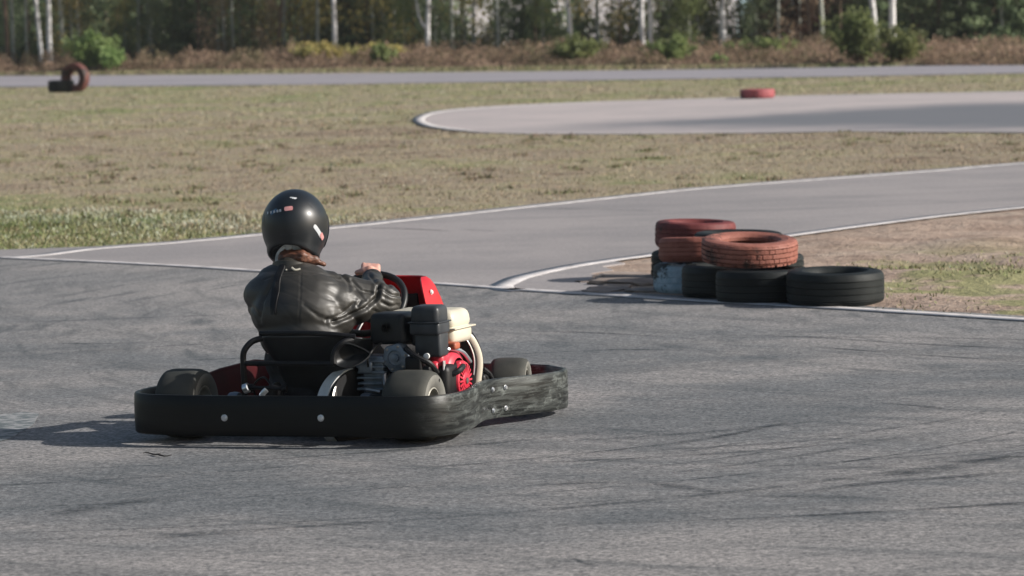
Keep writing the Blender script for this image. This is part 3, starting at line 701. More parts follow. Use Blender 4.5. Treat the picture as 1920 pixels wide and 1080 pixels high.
# front fairing with its side wings
def fairing():
    s=MB(); rows=[]
    # plan of panel at several heights: wing back edge, corner, front centre
    for z,wx,yb,yf,bk in ((.20,.235,.92,1.20,.0),(.30,.225,.90,1.19,.0),(.40,.205,.885,1.165,.0),(.48,.185,.88,1.14,.01),(.535,.168,.895,1.115,.03),(.562,.150,.93,1.10,.05),(.574,.128,.985,1.085,.05)):
        pts=[(-wx,yb,z),(-wx-.004,(yb+yf)/2,z),(-wx*.90,yf-.03,z),(-wx*.72,yf-.003,z),(-wx*.35,yf+.012,z),(0,yf+.016,z)]
        pts=crv(pts,4); full=pts+[Vector((-p.x,p.y,p.z)) for p in reversed(pts[:-1])]; rows.append(full)
    k=len(rows[0]); V=[p for r_ in rows for p in r_]; Fc=[(i*k+j,i*k+j+1,(i+1)*k+j+1,(i+1)*k+j) for i in range(len(rows)-1) for j in range(k-1)]
    s.add(V,Fc); o=s.build('front_fairing',M_red,kart,angle=50)
    md=o.modifiers.new('solid','SOLIDIFY'); md.thickness=.006; md.offset=0
    for z,y in ((.515,.96),(.30,1.0)): bolt(o,(.183 if z>.4 else .228,y,z),(1,0,.1),.009,M_white)
    s=MB(); s.tube([(-.08,1.14,.2),(-.06,1.10,.5)],.009,8); s.tube([(.08,1.14,.2),(.06,1.10,.5)],.009,8); s.box((0,1.085,.47),(.15,.012,.06),b=.004); s.build('fairing_bracket',M_black,o)
    return o
fairing()
# nose cone
s=MB(); rows=[]
for y,z,w_ in ((1.12,.19,.20),(1.20,.185,.27),(1.28,.165,.30),(1.325,.13,.31),(1.335,.08,.30)):
    rows.append([Vector((w_*t,y-.05*t*t,z*(1-.1*t*t))) for t in [i/6-1 for i in range(13)]])
k=13; s.add([p for r_ in rows for p in r_],[(i*k+j,i*k+j+1,(i+1)*k+j+1,(i+1)*k+j) for i in range(4) for j in range(12)]); o=s.build('nose_cone',M_black,kart); md=o.modifiers.new('solid','SOLIDIFY'); md.thickness=.005
# steering wheel
SW=Vector((-.004,.735,.488)); SWM=T(*SW)@Rot(R(52),'X')@Rot(R(-10),'Z')
s=MB(); ring=[]
for i in range(48):
    a=2*PI*i/48; rr=.152*(1-.06*max(0,math.cos(a-PI/2))**6); ring.append(SWM@Vector((rr*math.cos(a),rr*math.sin(a),0)))
s.tube(ring,.0145,12,closed=True); swo=s.build('steering_wheel',M_blackp,kart)
s=MB()
for a in (R(-90),R(20),R(160)): s.tube([SWM@Vector((0,0,-.02)),SWM@Vector((.145*math.cos(a),.145*math.sin(a),0))],.010,8,flat=.5)
s.lathe([(0,.0),(.035,0),(.037,-.01),(.03,-.03),(0,-.03)],20,SWM); s.build('spokes',M_steel,swo)
s=MB(); s.tube([SWM@Vector((0,0,-.02)),(.0,.98,.16)],.010,10); s.build('steering_column',M_steel,kart)
# pedals
for sx in (-.13,.13):
    s=MB(); s.tube(crv([(sx,1.16,.07),(sx,1.15,.17),(sx*1.02,1.12,.23)],4),.007,8); s.box((sx,1.12,.235),(.06,.012,.05),b=.003); s.build('pedal',M_steel,kart)
# seat
def seat():
    rows=[]; SX=.028
    # (y, z, half width, wing forward, wing up)
    for y,z,w_,wf in ((-.015,.415,.208,.14),(-.012,.405,.212,.16),(.0,.36,.196,.20),(.02,.30,.168,.24),(.05,.23,.158,.26),(.09,.16,.155,.28),(.15,.10,.155,.26),(.25,.075,.155,.2),(.38,.075,.155,.1),(.48,.105,.15,.04)):
        r_=[]
        for i in range(15):
            t=i/7-1; a=abs(t); sg_=1 if t>0 else -1
            x=w_*1.05*min(1,a*1.12)*sg_; fwd=wf*max(0,a-.62)**1.6*3.2 if z>.15 else 0
            up=0 if z>.15 else .30*max(0,a-.6)**1.5*2
            r_.append(Vector((SX+x*(1+.05*a),y+fwd,z+up-(.03*max(0,a-.7)*2 if z>.3 else 0))))
        rows.append(r_)
    s=MB(); k=15; s.add([p for r_ in rows for p in r_],[(i*k+j,i*k+j+1,(i+1)*k+j+1,(i+1)*k+j) for i in range(len(rows)-1) for j in range(k-1)])
    o=s.build('seat',M_blackp,kart,angle=60); md=o.modifiers.new('solid','SOLIDIFY'); md.thickness=.012; md.offset=1
    sb=o.modifiers.new('sub','SUBSURF'); sb.levels=2; sb.render_levels=2
seat()
# tubular hoop round the seat back
s=MB()
s.tube(crv([(-.165,-.02,.405),(-.20,-.045,.392),(-.228,-.06,.355),(-.232,-.06,.305),(-.232,-.055,.22),(-.23,-.05,.10)],6),.0125,10)
s.tube(crv([(.225,-.02,.40),(.195,-.05,.392),(.168,-.06,.365),(.158,-.065,.335),(.16,-.066,.308)],6),.0125,10)
s.tube([(-.232,-.06,.308),(.160,-.066,.308)],.011,10)
s.tube(crv([(-.175,-.015,.424),(-.05,-.04,.428),(.10,-.045,.426),(.235,-.02,.412)],6),.011,10)
s.build('seat_hoop',M_black,kart)
# dished plate right of the seat
s=MB(); rim_=crv([(.160,-.07,.325),(.168,-.07,.365),(.195,-.06,.392),(.235,-.04,.385),(.285,-.01,.355),(.292,-.01,.335),(.26,-.04,.305),(.215,-.065,.29),(.175,-.07,.298)],5,True)
cc=Vector((.222,-.035,.34)); V=[]; k=len(rim_)
for q,(sc,dy) in enumerate(((1.,0),(.93,.012),(.6,.03),(.02,.035))): V+=[cc+(p-cc)*sc+Vector((0,dy,0)) for p in rim_]
s.add(V,[(q*k+j,q*k+(j+1)%k,(q+1)*k+(j+1)%k,(q+1)*k+j) for q in range(3) for j in range(k)]); o=s.build('seat_guard',M_blackp,kart); md=o.modifiers.new('solid','SOLIDIFY'); md.thickness=.005
# sprocket guard: dark disc with pale rim, chain side
s=MB(); Mg=T(.195,.06,.118)@Rot(R(-28),'Z')@Rot(PI/2,'Y'); s.lathe([(.158,-.050),(.165,-.050),(.165,.010),(.158,.010),(.158,-.050)],48,Mg,R(-175),R(60))
s.build('chain_guard_rim',M_white,kart)
s=MB(); s.lathe([(.02,.012),(.161,.012),(.161,.026),(.02,.026)],48,Mg,R(-175),R(60)); s.build('chain_guard',M_black,kart)
s=MB(); s.lathe([(.02,-.004),(.095,-.004),(.1,0),(.095,.004),(.02,.004)],40,T(.16,0,.14)@Rot(PI/2,'Y')); s.build('rear_sprocket',M_steel,kart)
# brake disc, caliper, bearing carriers at the left of the axle
s=MB(); s.lathe([(.03,-.003),(.088,-.003),(.088,.003),(.03,.003),(.03,-.003)],36,T(-.12,0,.14)@Rot(PI/2,'Y')); s.build('brake_disc',M_steel,kart)
s=MB(); s.box((-.11,-.06,.19),(.05,.06,.06),b=.012); s.tube([(-.20,-.09,.215),(-.06,-.09,.21)],.008,8); s.lathe([(0,.0),(.018,.0),(.018,.03),(0,.03)],16,T(-.215,-.08,.21)@Rot(PI/2,'Y')); s.lathe([(0,.0),(.014,.0),(.014,.02),(0,.02)],16,T(-.055,-.09,.21)@Rot(PI/2,'Y')); s.build('brake_caliper',M_black,kart)
s=MB(); s.tube(crv([(-.105,-.13,.21),(-.125,-.135,.185),(-.135,-.135,.12)],5),.007,8,flat=1.6); s.build('silver_bracket',M_bright,kart)
s=MB(); s.lathe([(.012,-.012),(.02,-.010),(.02,.010),(.012,.012)],16,T(-.205,-.10,.212)@Rot(R(70),'Y')); s.build('hose_clamp',M_bright,kart)
for sx in (-.30,.27):
    s=MB(); s.lathe([(.016,-.02),(.045,-.02),(.048,0),(.045,.02),(.016,.02)],24,T(sx,0,.14)@Rot(PI/2,'Y')); s.box((sx,0,.11),(.03,.11,.05),b=.008); s.build('bearing_carrier',M_alu,kart)
# ---- engine (a part with pieces of its own)
eng=bpy.data.objects.new('engine',None); COL.objects.link(eng); eng.parent=kart
def E(s,name,m,angle=35): return s.build(name,m,eng,angle=angle)
s=MB(); s.box((.44,.24,.20),(.26,.24,.18),b=.03); s.box((.44,.24,.10),(.32,.28,.03),b=.006); E(s,'crankcase',M_black)
s=MB()
s.box((.335,.14,.435),(.155,.15,.125),b=.022,taper=.97)
for j in range(5): s.lathe([(.0,.0),(.022-.004*j,.0),(.022-.004*j,.002+.0012*j)],16,T(.335,.062,.44)@Rot(PI/2,'X'))
E(s,'air_cleaner',M_blackp)
s=MB(); s.box((.452,.155,.425),(.055,.12,.12),b=.012); E(s,'air_cleaner_neck',M_black)
s=MB(); s.box((.497,.12,.490),(.122,.125,.075),b=.020,taper=.96); s.box((.497,.12,.437),(.127,.13,.05),b=.012,taper=1.0); s.box((.497,.12,.461),(.134,.137,.006),b=.002); s.box((.500,.13,.372),(.11,.10,.10),b=.012); E(s,'muffler_cover',M_grey)
s=MB(); s.box((.400,.36,.456),(.30,.22,.075),b=.028,taper=.93); s.box((.400,.36,.394),(.30,.22,.075),b=.026); s.box((.400,.36,.420),(.318,.24,.007),b=.0028); E(s,'fuel_tank',M_cream)
s=MB(); s.lathe([(0,.0),(.034,.0),(.036,.006),(.036,.016),(.030,.022),(0,.022)],20,T(.43,.31,.488)); E(s,'fuel_cap',M_cream)
s=MB(); s.lathe([(.02,0),(.032,.0),(.034,.008),(.028,.012),(0,.012)],16,T(.41,.29,.490)); E(s,'filler_neck',M_black)
# round aluminium cover with hex lobes
s=MB(); Mc=T(.375,.055,.322)@Rot(PI/2,'X')@Rot(R(15),'Z')
ring=[]; 
for sec,(k0,h0) in enumerate(((1.0,-.05),(1.0,0),(.95,.008),(.55,.012),(.5,.006),(.30,.006),(.28,.016),(0.001,.018))):
    for i in range(48):
        a=2*PI*i/48; rr=.056*k0*(1+(.07*math.cos(6*a) if k0>.9 else 0)); ring.append(Mc@Vector((rr*math.cos(a),rr*math.sin(a),h0)))
s.add(ring,[(q*48+i,q*48+(i+1)%48,(q+1)*48+(i+1)%48,(q+1)*48+i) for q in range(7) for i in range(48)])
gov=E(s,'round_cover',M_alu)
for i in range(6):
    a=2*PI*i/6+R(15); p=(.375+.046*math.cos(a),.048,.322+.046*math.sin(a)); bolt(gov,p,(0,-1,0),.0055,M_steel,.006)
# finned cylinder head
s=MB()
for i in range(6): s.box((.275+.004*(i%2),.09,.20+.022*i),(.115,.13,.010),b=.002)
s.box((.28,.10,.25),(.085,.11,.16),b=.006); s.box((.255,.035,.285),(.06,.03,.05),b=.008); E(s,'cylinder_head',M_alu)
s=MB(); s.tube(crv([(.33,.04,.26),(.34,.02,.22),(.36,.02,.20)],5),.010,8); s.tube([(.26,.02,.20),(.32,.02,.19)],.009,8); E(s,'drain_pipe',M_steel)
s=MB(); s.box((.46,.05,.30),(.07,.06,.06),b=.01); s.tube(crv([(.42,.05,.36),(.47,.03,.33),(.52,.05,.30),(.53,.10,.26)],6),.012,8); s.box((.50,.06,.25),(.05,.05,.08),b=.008); s.tube([(.40,.03,.24),(.56,.05,.235)],.007,6); E(s,'carburettor',M_black)
s=MB(); s.lathe([(0,0),(.012,0),(.012,.01),(0,.012)],14,T(.508,.055,.33)@Rot(PI/2,'X')); E(s,'knob',M_white)
# red fan housing and recoil starter
s=MB(); Mf=T(.53,.27,.225)@Rot(PI/2,'Y')
s.lathe([(.115,-.07),(.118,-.01),(.108,.012),(.095,.022),(.08,.028)],40,Mf); s.box((.51,.20,.29),(.07,.14,.09),b=.022); s.box((.505,.155,.22),(.05,.09,.17),b=.02); E(s,'fan_housing',M_redeng)
s=MB(); Mr=T(.558,.285,.212)@Rot(PI/2,'Y')@Matrix.Scale(.76,4)
s.lathe([(.105,-.012),(.106,.012),(.098,.026),(.088,.030)],40,Mr)
for i in range(20):
    a=2*PI*i/20; s.box((.066,0,.030),(.046,.010,.008),Mr@Rot(a,'Z'),.001)
s.lathe([(.044,.032),(.040,.036),(0,.036)],30,Mr); E(s,'recoil_starter',M_redeng)
s=MB(); s.lathe([(0,.024),(.089,.024)],30,Mr); E(s,'dark_fan_intake',M_black)
s=MB(); s.lathe([(0,.037),(.017,.037),(.017,.042),(0,.043)],16,Mr); E(s,'starter_hub',M_steel)
s=MB(); s.tube(crv([(.56,.17,.245),(.59,.19,.26),(.593,.23,.275)],5),.012,10); E(s,'starter_handle',M_blackp)
s=MB(); s.box((.548,.135,.22),(.008,.022,.17),b=.003); s.tube(crv([(.52,.17,.33),(.545,.22,.345),(.565,.30,.325),(.575,.36,.28)],6),.008,8); E(s,'light_metal_bracket',M_bright)
s=MB(); s.box((.53,.24,.355),(.08,.06,.03),b=.010); E(s,'fuel_tap',speck('orange_plastic',(.32,.08,.04),(.45,.13,.07),12,.5))
# cream curved guard and black exhaust shield ahead of the engine
def arc_plate(name,m,x,yc,zc,r1,r2,a0,a1,w_,par=eng):
    s=MB(); s.lathe([(r1,-w_/2),(r2,-w_/2),(r2,w_/2),(r1,w_/2),(r1,-w_/2)],30,T(x,yc,zc)@Rot(PI/2,'Y'),a0,a1); return s.build(name,m,par)
s=MB(); gp=crv([(.44,.50,.375),(.475,.52,.385),(.51,.54,.36),(.53,.56,.31),(.537,.565,.26),(.532,.56,.20),(.525,.55,.13)],6)
s.tube(gp,.008,10,flat=1.9); s.build('cream_hose_guard',M_cream,kart)
s=MB(); s.tube([p+Vector((-.035,.0,-.005)) for p in gp],.028,12,flat=1.8); s.build('exhaust_pipe',M_black,kart)
s=MB(); s.tube([p+Vector((-.014,-.022,.0)) for p in gp[4:30]],.004,6); s.build('chrome_trim',M_bright,kart)
s=MB(); s.tube(crv([(.50,.70,.22),(.515,.74,.19),(.515,.78,.14),(.50,.80,.10)],5),.012,8); s.box((.49,.72,.15),(.05,.08,.10),b=.015); s.tube([(.53,.70,.20),(.535,.74,.16)],.004,6); s.build('brake_reservoir',M_black,kart)
for nm,pts,r_,mm in (('fuel_line',[(.50,.30,.37),(.53,.24,.34),(.52,.16,.33),(.49,.09,.32)],.005,M_blackp),('throttle_cable',[(.47,.06,.34),(.45,.03,.30),(.43,.03,.24),(.42,.05,.16),(.38,.2,.09)],.0035,M_black),
   ('spark_plug_lead',[(.27,.02,.29),(.28,.0,.33),(.30,.04,.37),(.32,.10,.385)],.0045,M_blackp),('brake_line',[(-.11,-.07,.22),(-.16,-.03,.25),(-.24,.05,.20),(-.27,.2,.10)],.004,M_black)):
    s=MB(); s.tube(crv(pts,8),r_,8); s.build(nm,mm,kart)
s=MB(); s.box((.38,.35,.07),(.45,.5,.012),b=.003); s.build('engine_mount',M_black,kart)

# ------------------------------------------------------------------ person
def caps(bm,a,b,ra,rb,n=14):
    """tapered capsule"""
    a=Vector(a);b=Vector(b); d=(b-a); L=d.length; q=d.to_track_quat('Z','Y').to_matrix().to_4x4(); M_=T(*a)@q
    prof=[(ra*math.sin(t),-ra*math.cos(t)) for t in [PI/2*i/5 for i in range(6)]]+[(rb*math.cos(t),L+rb*math.sin(t)) for t in [PI/2*i/5 for i in range(6)]]
    prof[0]=(.0001,prof[0][1]); prof[-1]=(.0001,prof[-1][1])
    s=MB(); s.lathe(prof,n,M_); vs=[bm.verts.new(v) for v in s.v]
    for f in s.f: bm.faces.new([vs[i] for i in f])
    bm.faces.new([vs[j*12] for j in range(n)][::-1]); bm.faces.new([vs[j*12+11] for j in range(n)])
def ell(bm,c,d,M_=Matrix(),sub=3):
    r_=bmesh.ops.create_icosphere(bm,subdivisions=sub,radius=1)
    for v in r_['verts']: v.co=T(*c)@M_@Vector((v.co.x*d[0],v.co.y*d[1],v.co.z*d[2]))
def voxel(name,fn,m,par,vox,sm=6,disp=None):
    bm=bmesh.new(); fn(bm); bmesh.ops.recalc_face_normals(bm,faces=bm.faces[:]); me=bpy.data.meshes.new(name+'_src'); bm.to_mesh(me); bm.free()
    o=bpy.data.objects.new(name,me); COL.objects.link(o)
    r_=o.modifiers.new('r','REMESH'); r_.mode='VOXEL'; r_.voxel_size=vox; r_.use_smooth_shade=True
    if sm: k=o.modifiers.new('s','SMOOTH'); k.factor=.5; k.iterations=sm
    dg=bpy.context.evaluated_depsgraph_get(); me2=bpy.data.meshes.new_from_object(o.evaluated_get(dg)); me2.name=name
    bpy.data.objects.remove(o); bpy.data.meshes.remove(me)
    if disp:
        nv=len(me2.vertices); co_=np.empty(nv*3,np.float32); no=np.empty(nv*3,np.float32)
        me2.vertices.foreach_get('co',co_); me2.vertices.foreach_get('normal',no); co_=co_.reshape(-1,3); no=no.reshape(-1,3)
        dd=np.array([disp(Vector(c),Vector(q)) for c,q in zip(co_.tolist(),no.tolist())],np.float32); co_+=no*dd[:,None]
        me2.vertices.foreach_set('co',co_.ravel()); me2.update()
    me2.polygons.foreach_set('use_smooth',[True]*len(me2.polygons))
    me2.materials.clear(); me2.materials.append(m)
    o=bpy.data.objects.new(name,me2); COL.objects.link(o)
    if par: o.parent=par
    return o
HC=Vector((-.170,.36,.822)); HR=Rot(R(14),'Z')@Rot(R(-16),'X')@Rot(R(3),'Y')     # helmet centre and pose: head bowed forward
NB=Vector((-.135,.225,.655))
ShL,ElL,WrL=Vector((-.305,.245,.59)),Vector((-.325,.37,.50)),Vector((-.17,.66,.53))
ShR,ElR,WrR=Vector((.05,.25,.59)),Vector((.185,.41,.52)),Vector((.035,.675,.590))
HdR=Vector((.012,.715,.628)); HdL=Vector((-.125,.70,.56))
def hand(bm,wr,palm,dirf,up,side):
    """palm with five bent fingers closed over the rim; dirf: finger direction, up: back of the hand, side: towards the little finger"""
    dirf=Vector(dirf).normalized(); up=Vector(up).normalized(); side=Vector(side).normalized()
    p=Vector(palm); caps(bm,wr,p-dirf*.03,.026,.028)
    for k_ in (-.028,-.009,.010,.028): caps(bm,p-dirf*.035+side*k_*.8,p+dirf*.035+side*k_,.017,.0135)
    for i,(k_,L) in enumerate(((-.030,.9),(-.010,1.0),(.011,.95),(.030,.78))):
        a=p+dirf*.036+side*k_+up*.004; b=a+(dirf*.75+up*-.25)*.036*L; c=b+(dirf*-.05-up*1.0)*.026*L; d=c+(-dirf*.85-up*.4)*.018*L
        caps(bm,a,b,.0105,.0098,10); caps(bm,b,c,.0098,.009,10); caps(bm,c,d,.009,.008,10)
    a=p-dirf*.03-side*.03; b=a+(dirf*.5-side*.75-up*.4).normalized()*.034; c=b+(dirf*.8-up*.55).normalized()*.028
    caps(bm,a,b,.014,.012,10); caps(bm,b,c,.0115,.009,10)
def body(bm):
    ell(bm,(-.05,.19,.20),(.165,.13,.11)); ell(bm,(-.08,.16,.33),(.145,.10,.14)); ell(bm,(-.105,.18,.48),(.145,.095,.14)); ell(bm,(-.13,.22,.59),(.13,.065,.055))
    caps(bm,NB-Vector((0,0,.05)),HC+Vector((0,0,-.06)),.06,.055)
    ell(bm,HC+Vector((0,.0,-.005)),(.075,.095,.108),HR)
    # face, turned up the track
    fm=T(*HC)@HR
    ell(bm,fm@Vector((0,.055,-.055)),(.05,.045,.05),HR); ell(bm,fm@Vector((0,.10,-.01)),(.012,.018,.02),HR,2); ell(bm,fm@Vector((0,.092,-.048)),(.022,.010,.008),HR,2)
    for sx in (-1,1): ell(bm,fm@Vector((sx*.03,.084,.012)),(.013,.010,.009),HR,2); ell(bm,fm@Vector((sx*.076,-.002,-.005)),(.010,.018,.028),HR,2)
    for sh,el_,wr in ((ShL+Vector((.045,0,-.02)),ElL,WrL),(ShR+Vector((-.075,0,-.02)),ElR,WrR)): caps(bm,sh,el_,.034,.030); caps(bm,el_,wr,.034,.024)
    hand(bm,WrR,HdR,(-.25,.75,.25),(.05,-.35,.93),(.9,.3,-.1)); hand(bm,WrL,HdL,(.25,.8,.1),(-.1,-.2,.95),(-.9,.25,-.1))
    for sx,kx in ((-1,-.24),(1,.16)):
        hip=(-.05+sx*.09,.24,.17); kn=(kx,.66,.36); an=(sx*.15,1.02,.14)
        caps(bm,hip,kn,.082,.058); caps(bm,kn,an,.056,.036); caps(bm,(an[0],an[1]-.03,.10),(an[0],1.12,.17),.036,.030)
person=voxel('person',body,M_skin,None,.0055,4); person.location=KPOS; person.rotation_euler=(0,0,-KA)
tag(person,'driver in black helmet and dark leather jacket seated in the go kart','person')
def trousers(bm):
    ell(bm,(-.05,.19,.20),(.175,.14,.12)); ell(bm,(-.08,.165,.30),(.155,.115,.11))
    for sx,kx in ((-1,-.24),(1,.16)):
        hip=(-.05+sx*.09,.24,.17); kn=(kx,.66,.36); an=(sx*.15,1.0,.155); caps(bm,hip,kn,.095,.070); caps(bm,kn,an,.068,.052)
voxel('trousers',trousers,M_cloth,person,.009,5,lambda c,q:.006*noise.fractal(c*14,1,2,3))
for sx in (-1,1):
    def shoe(bm): caps(bm,(sx*.15,.99,.10),(sx*.15,1.03,.155),.045,.048); caps(bm,(sx*.15,1.0,.098),(sx*.15,1.12,.175),.043,.038)
    voxel('shoe',shoe,M_black,person,.007,4)
def jacket(bm):
    ell(bm,(-.075,.165,.40),(.178,.135,.125)); ell(bm,(-.095,.165,.49),(.192,.130,.13)); ell(bm,(-.122,.200,.565),(.212,.122,.110)); ell(bm,(-.130,.225,.635),(.150,.085,.060))
    caps(bm,NB+Vector((-.01,-.01,-.02)),NB+Vector((-.015,.03,.012)),.068,.060)
    caps(bm,ShL+Vector((.055,.0,-.012)),ElL,.073,.064); caps(bm,ElL,WrL,.060,.040)
    caps(bm,ShR+Vector((-.09,.0,-.006)),ElR,.080,.076); caps(bm,ElR+Vector((-.03,-.03,-.015)),WrR-(WrR-ElR)*.04,.074,.043)
    ell(bm,(.01,.24,.53),(.13,.10,.09)); ell(bm,(.08,.30,.505),(.11,.10,.078)); ell(bm,(.02,.22,.45),(.11,.11,.075))
KM=T(*KPOS)@Rot(-KA,'Z')
def px_of(c):
    v=KM@c-Vector((0,0,CH)); k=F/v.dot(f0); return Vector((960+k*v.dot(rv),540-k*v.dot(uv)))
def q_(*p): return [Vector((420+x/3.6,330+y/3.6)) for x,y in p]
CREASE=[(q_((1045,740),(1035,815),(965,890),(880,930),(740,985)),3.2,.017),(q_((705,610),(800,670),(880,745),(950,835)),2.4,.007),
 (q_((860,700),(930,775),(1000,790)),2.2,.006),(q_((985,670),(1045,745),(1130,800),(1180,810)),2.4,.009),(q_((1020,690),(1080,700),(1120,745)),2.2,.006),
 (q_((1060,850),(1120,880),(1180,870)),2.4,.005),(q_((880,770),(930,830),(900,880)),2.4,.006),(q_((345,690),(305,760),(262,850),(245,950)),3.2,.008),
 (q_((690,975),(800,930),(880,860)),2.4,.006),(q_((540,870),(640,950),(760,985)),3.4,.004),(q_((760,640),(830,700),(850,770)),2.4,.005),(q_((1000,905),(1080,935),(1160,930)),2.4,.005),
 (q_((185,880),(225,930),(245,980)),3,.005),
 (q_((270,700),(380,668),(520,655),(660,660),(780,690)),1.3,.0035),(q_((520,655),(515,800),(505,1000)),1.2,.0025)]
def pl_d(p,pl):
    best=1e9
    for a,b in zip(pl,pl[1:]):
        d=b-a; t=max(0,min(1,(p-a).dot(d)/d.length_squared)); e=(p-a-d*t).length; best=min(best,e)
    return best
def folds(c,nn):
    d=noise.fractal(c*5+Vector((3,1,0)),1,2,2)*.0035
    u_=c.x*7+c.z*16; d+=.0010*noise.noise(Vector((u_,c.x*2.5,c.y*4)))
    w1=noise.noise(Vector((c.x*10+c.z*22+c.y*6,c.z*5-c.x*3,c.y*5))); dE=(c-ElR).length; d-=(.0012+.0035*math.exp(-(dE/.10)**2))*max(0,1-abs(w1)*9)
    if (KM.to_3x3()@nn).y<.35:
        p=px_of(c)
        for pl,w,a in CREASE:
            e=pl_d(p,pl)
            w2=w; a2=a*.85
            if e<w2*4: d+=-a2*math.exp(-(e/w2)**2)+a2*.25*math.exp(-((e-w2*2.3)/(w2*1.5))**2)
    return d
jk=voxel('jacket',jacket,M_leather,person,.0058,20,folds)
s=MB(); s.lathe([(.066,-.02),(.072,0),(.074,.022),(.066,.026),(.060,.02)],30,T(-.143,.235,.658)@Rot(R(-18),'X')); s.build('collar',M_leather,jk)
s=MB(); s.tube(crv([(-.10,.148,.675),(-.085,.150,.665),(-.07,.165,.668)],5),.005,6); s.tube(crv([(-.125,.150,.668),(-.12,.146,.655),(-.115,.14,.645)],5),.004,6); s.build('pale_collar_edge',speck('pale_trim',(.30,.29,.24),(.42,.40,.34),30,.7),jk)
# cuffs
for el_,wr in ((ElL,WrL),(ElR,WrR)):
    d=(wr-el_).normalized(); s=MB(); s.lathe([(.036,-.012),(.044,-.010),(.045,.012),(.037,.014),(.030,.008)],24,T(*(wr-d*.01))@d.to_track_quat('Z','Y').to_matrix().to_4x4()); s.build('cuff',M_leather,jk)
# flat hood strap lying on the back of the jacket
jb=BVHTree.FromPolygons([v.co.copy() for v in jk.data.vertices],[tuple(p.vertices) for p in jk.data.polygons])
def on_back(x,z,off):
    h,nn,_,_=jb.ray_cast(Vector((x,-1,z)),Vector((0,1,0))); return (h if h else Vector((x,.1,z)))+Vector((0,-off,0))
s=MB(); k=0
for i in range(17):
    t=i/16; z=.695-.20*t; x=-.150+.012*t; w_=.012+.006*math.sin(PI*t)
    for q,(dx,of) in enumerate(((-w_,-.002),(-w_*.9,.006),(0,.010),(w_*.9,.006),(w_,-.002))): s.v.append(tuple(on_back(x+dx,z,of)))
    if i:
        for q in range(4): a=(i-1)*5+q; s.f.append((a,a+1,a+6,a+5)); s.mi.append(0)
s.build('hood_strap',M_black,person)
# hair under the helmet
def hair(bm):
    caps(bm,(-.10,.255,.712),(-.055,.30,.690),.030,.016); caps(bm,(-.17,.250,.708),(-.10,.252,.712),.030,.030); caps(bm,(-.06,.285,.700),(-.030,.32,.675),.016,.009)
voxel('hair',hair,M_hair,person,.004,3,lambda c,q:.004*noise.noise(Vector((c.x*30,c.y*30,c.z*110))))
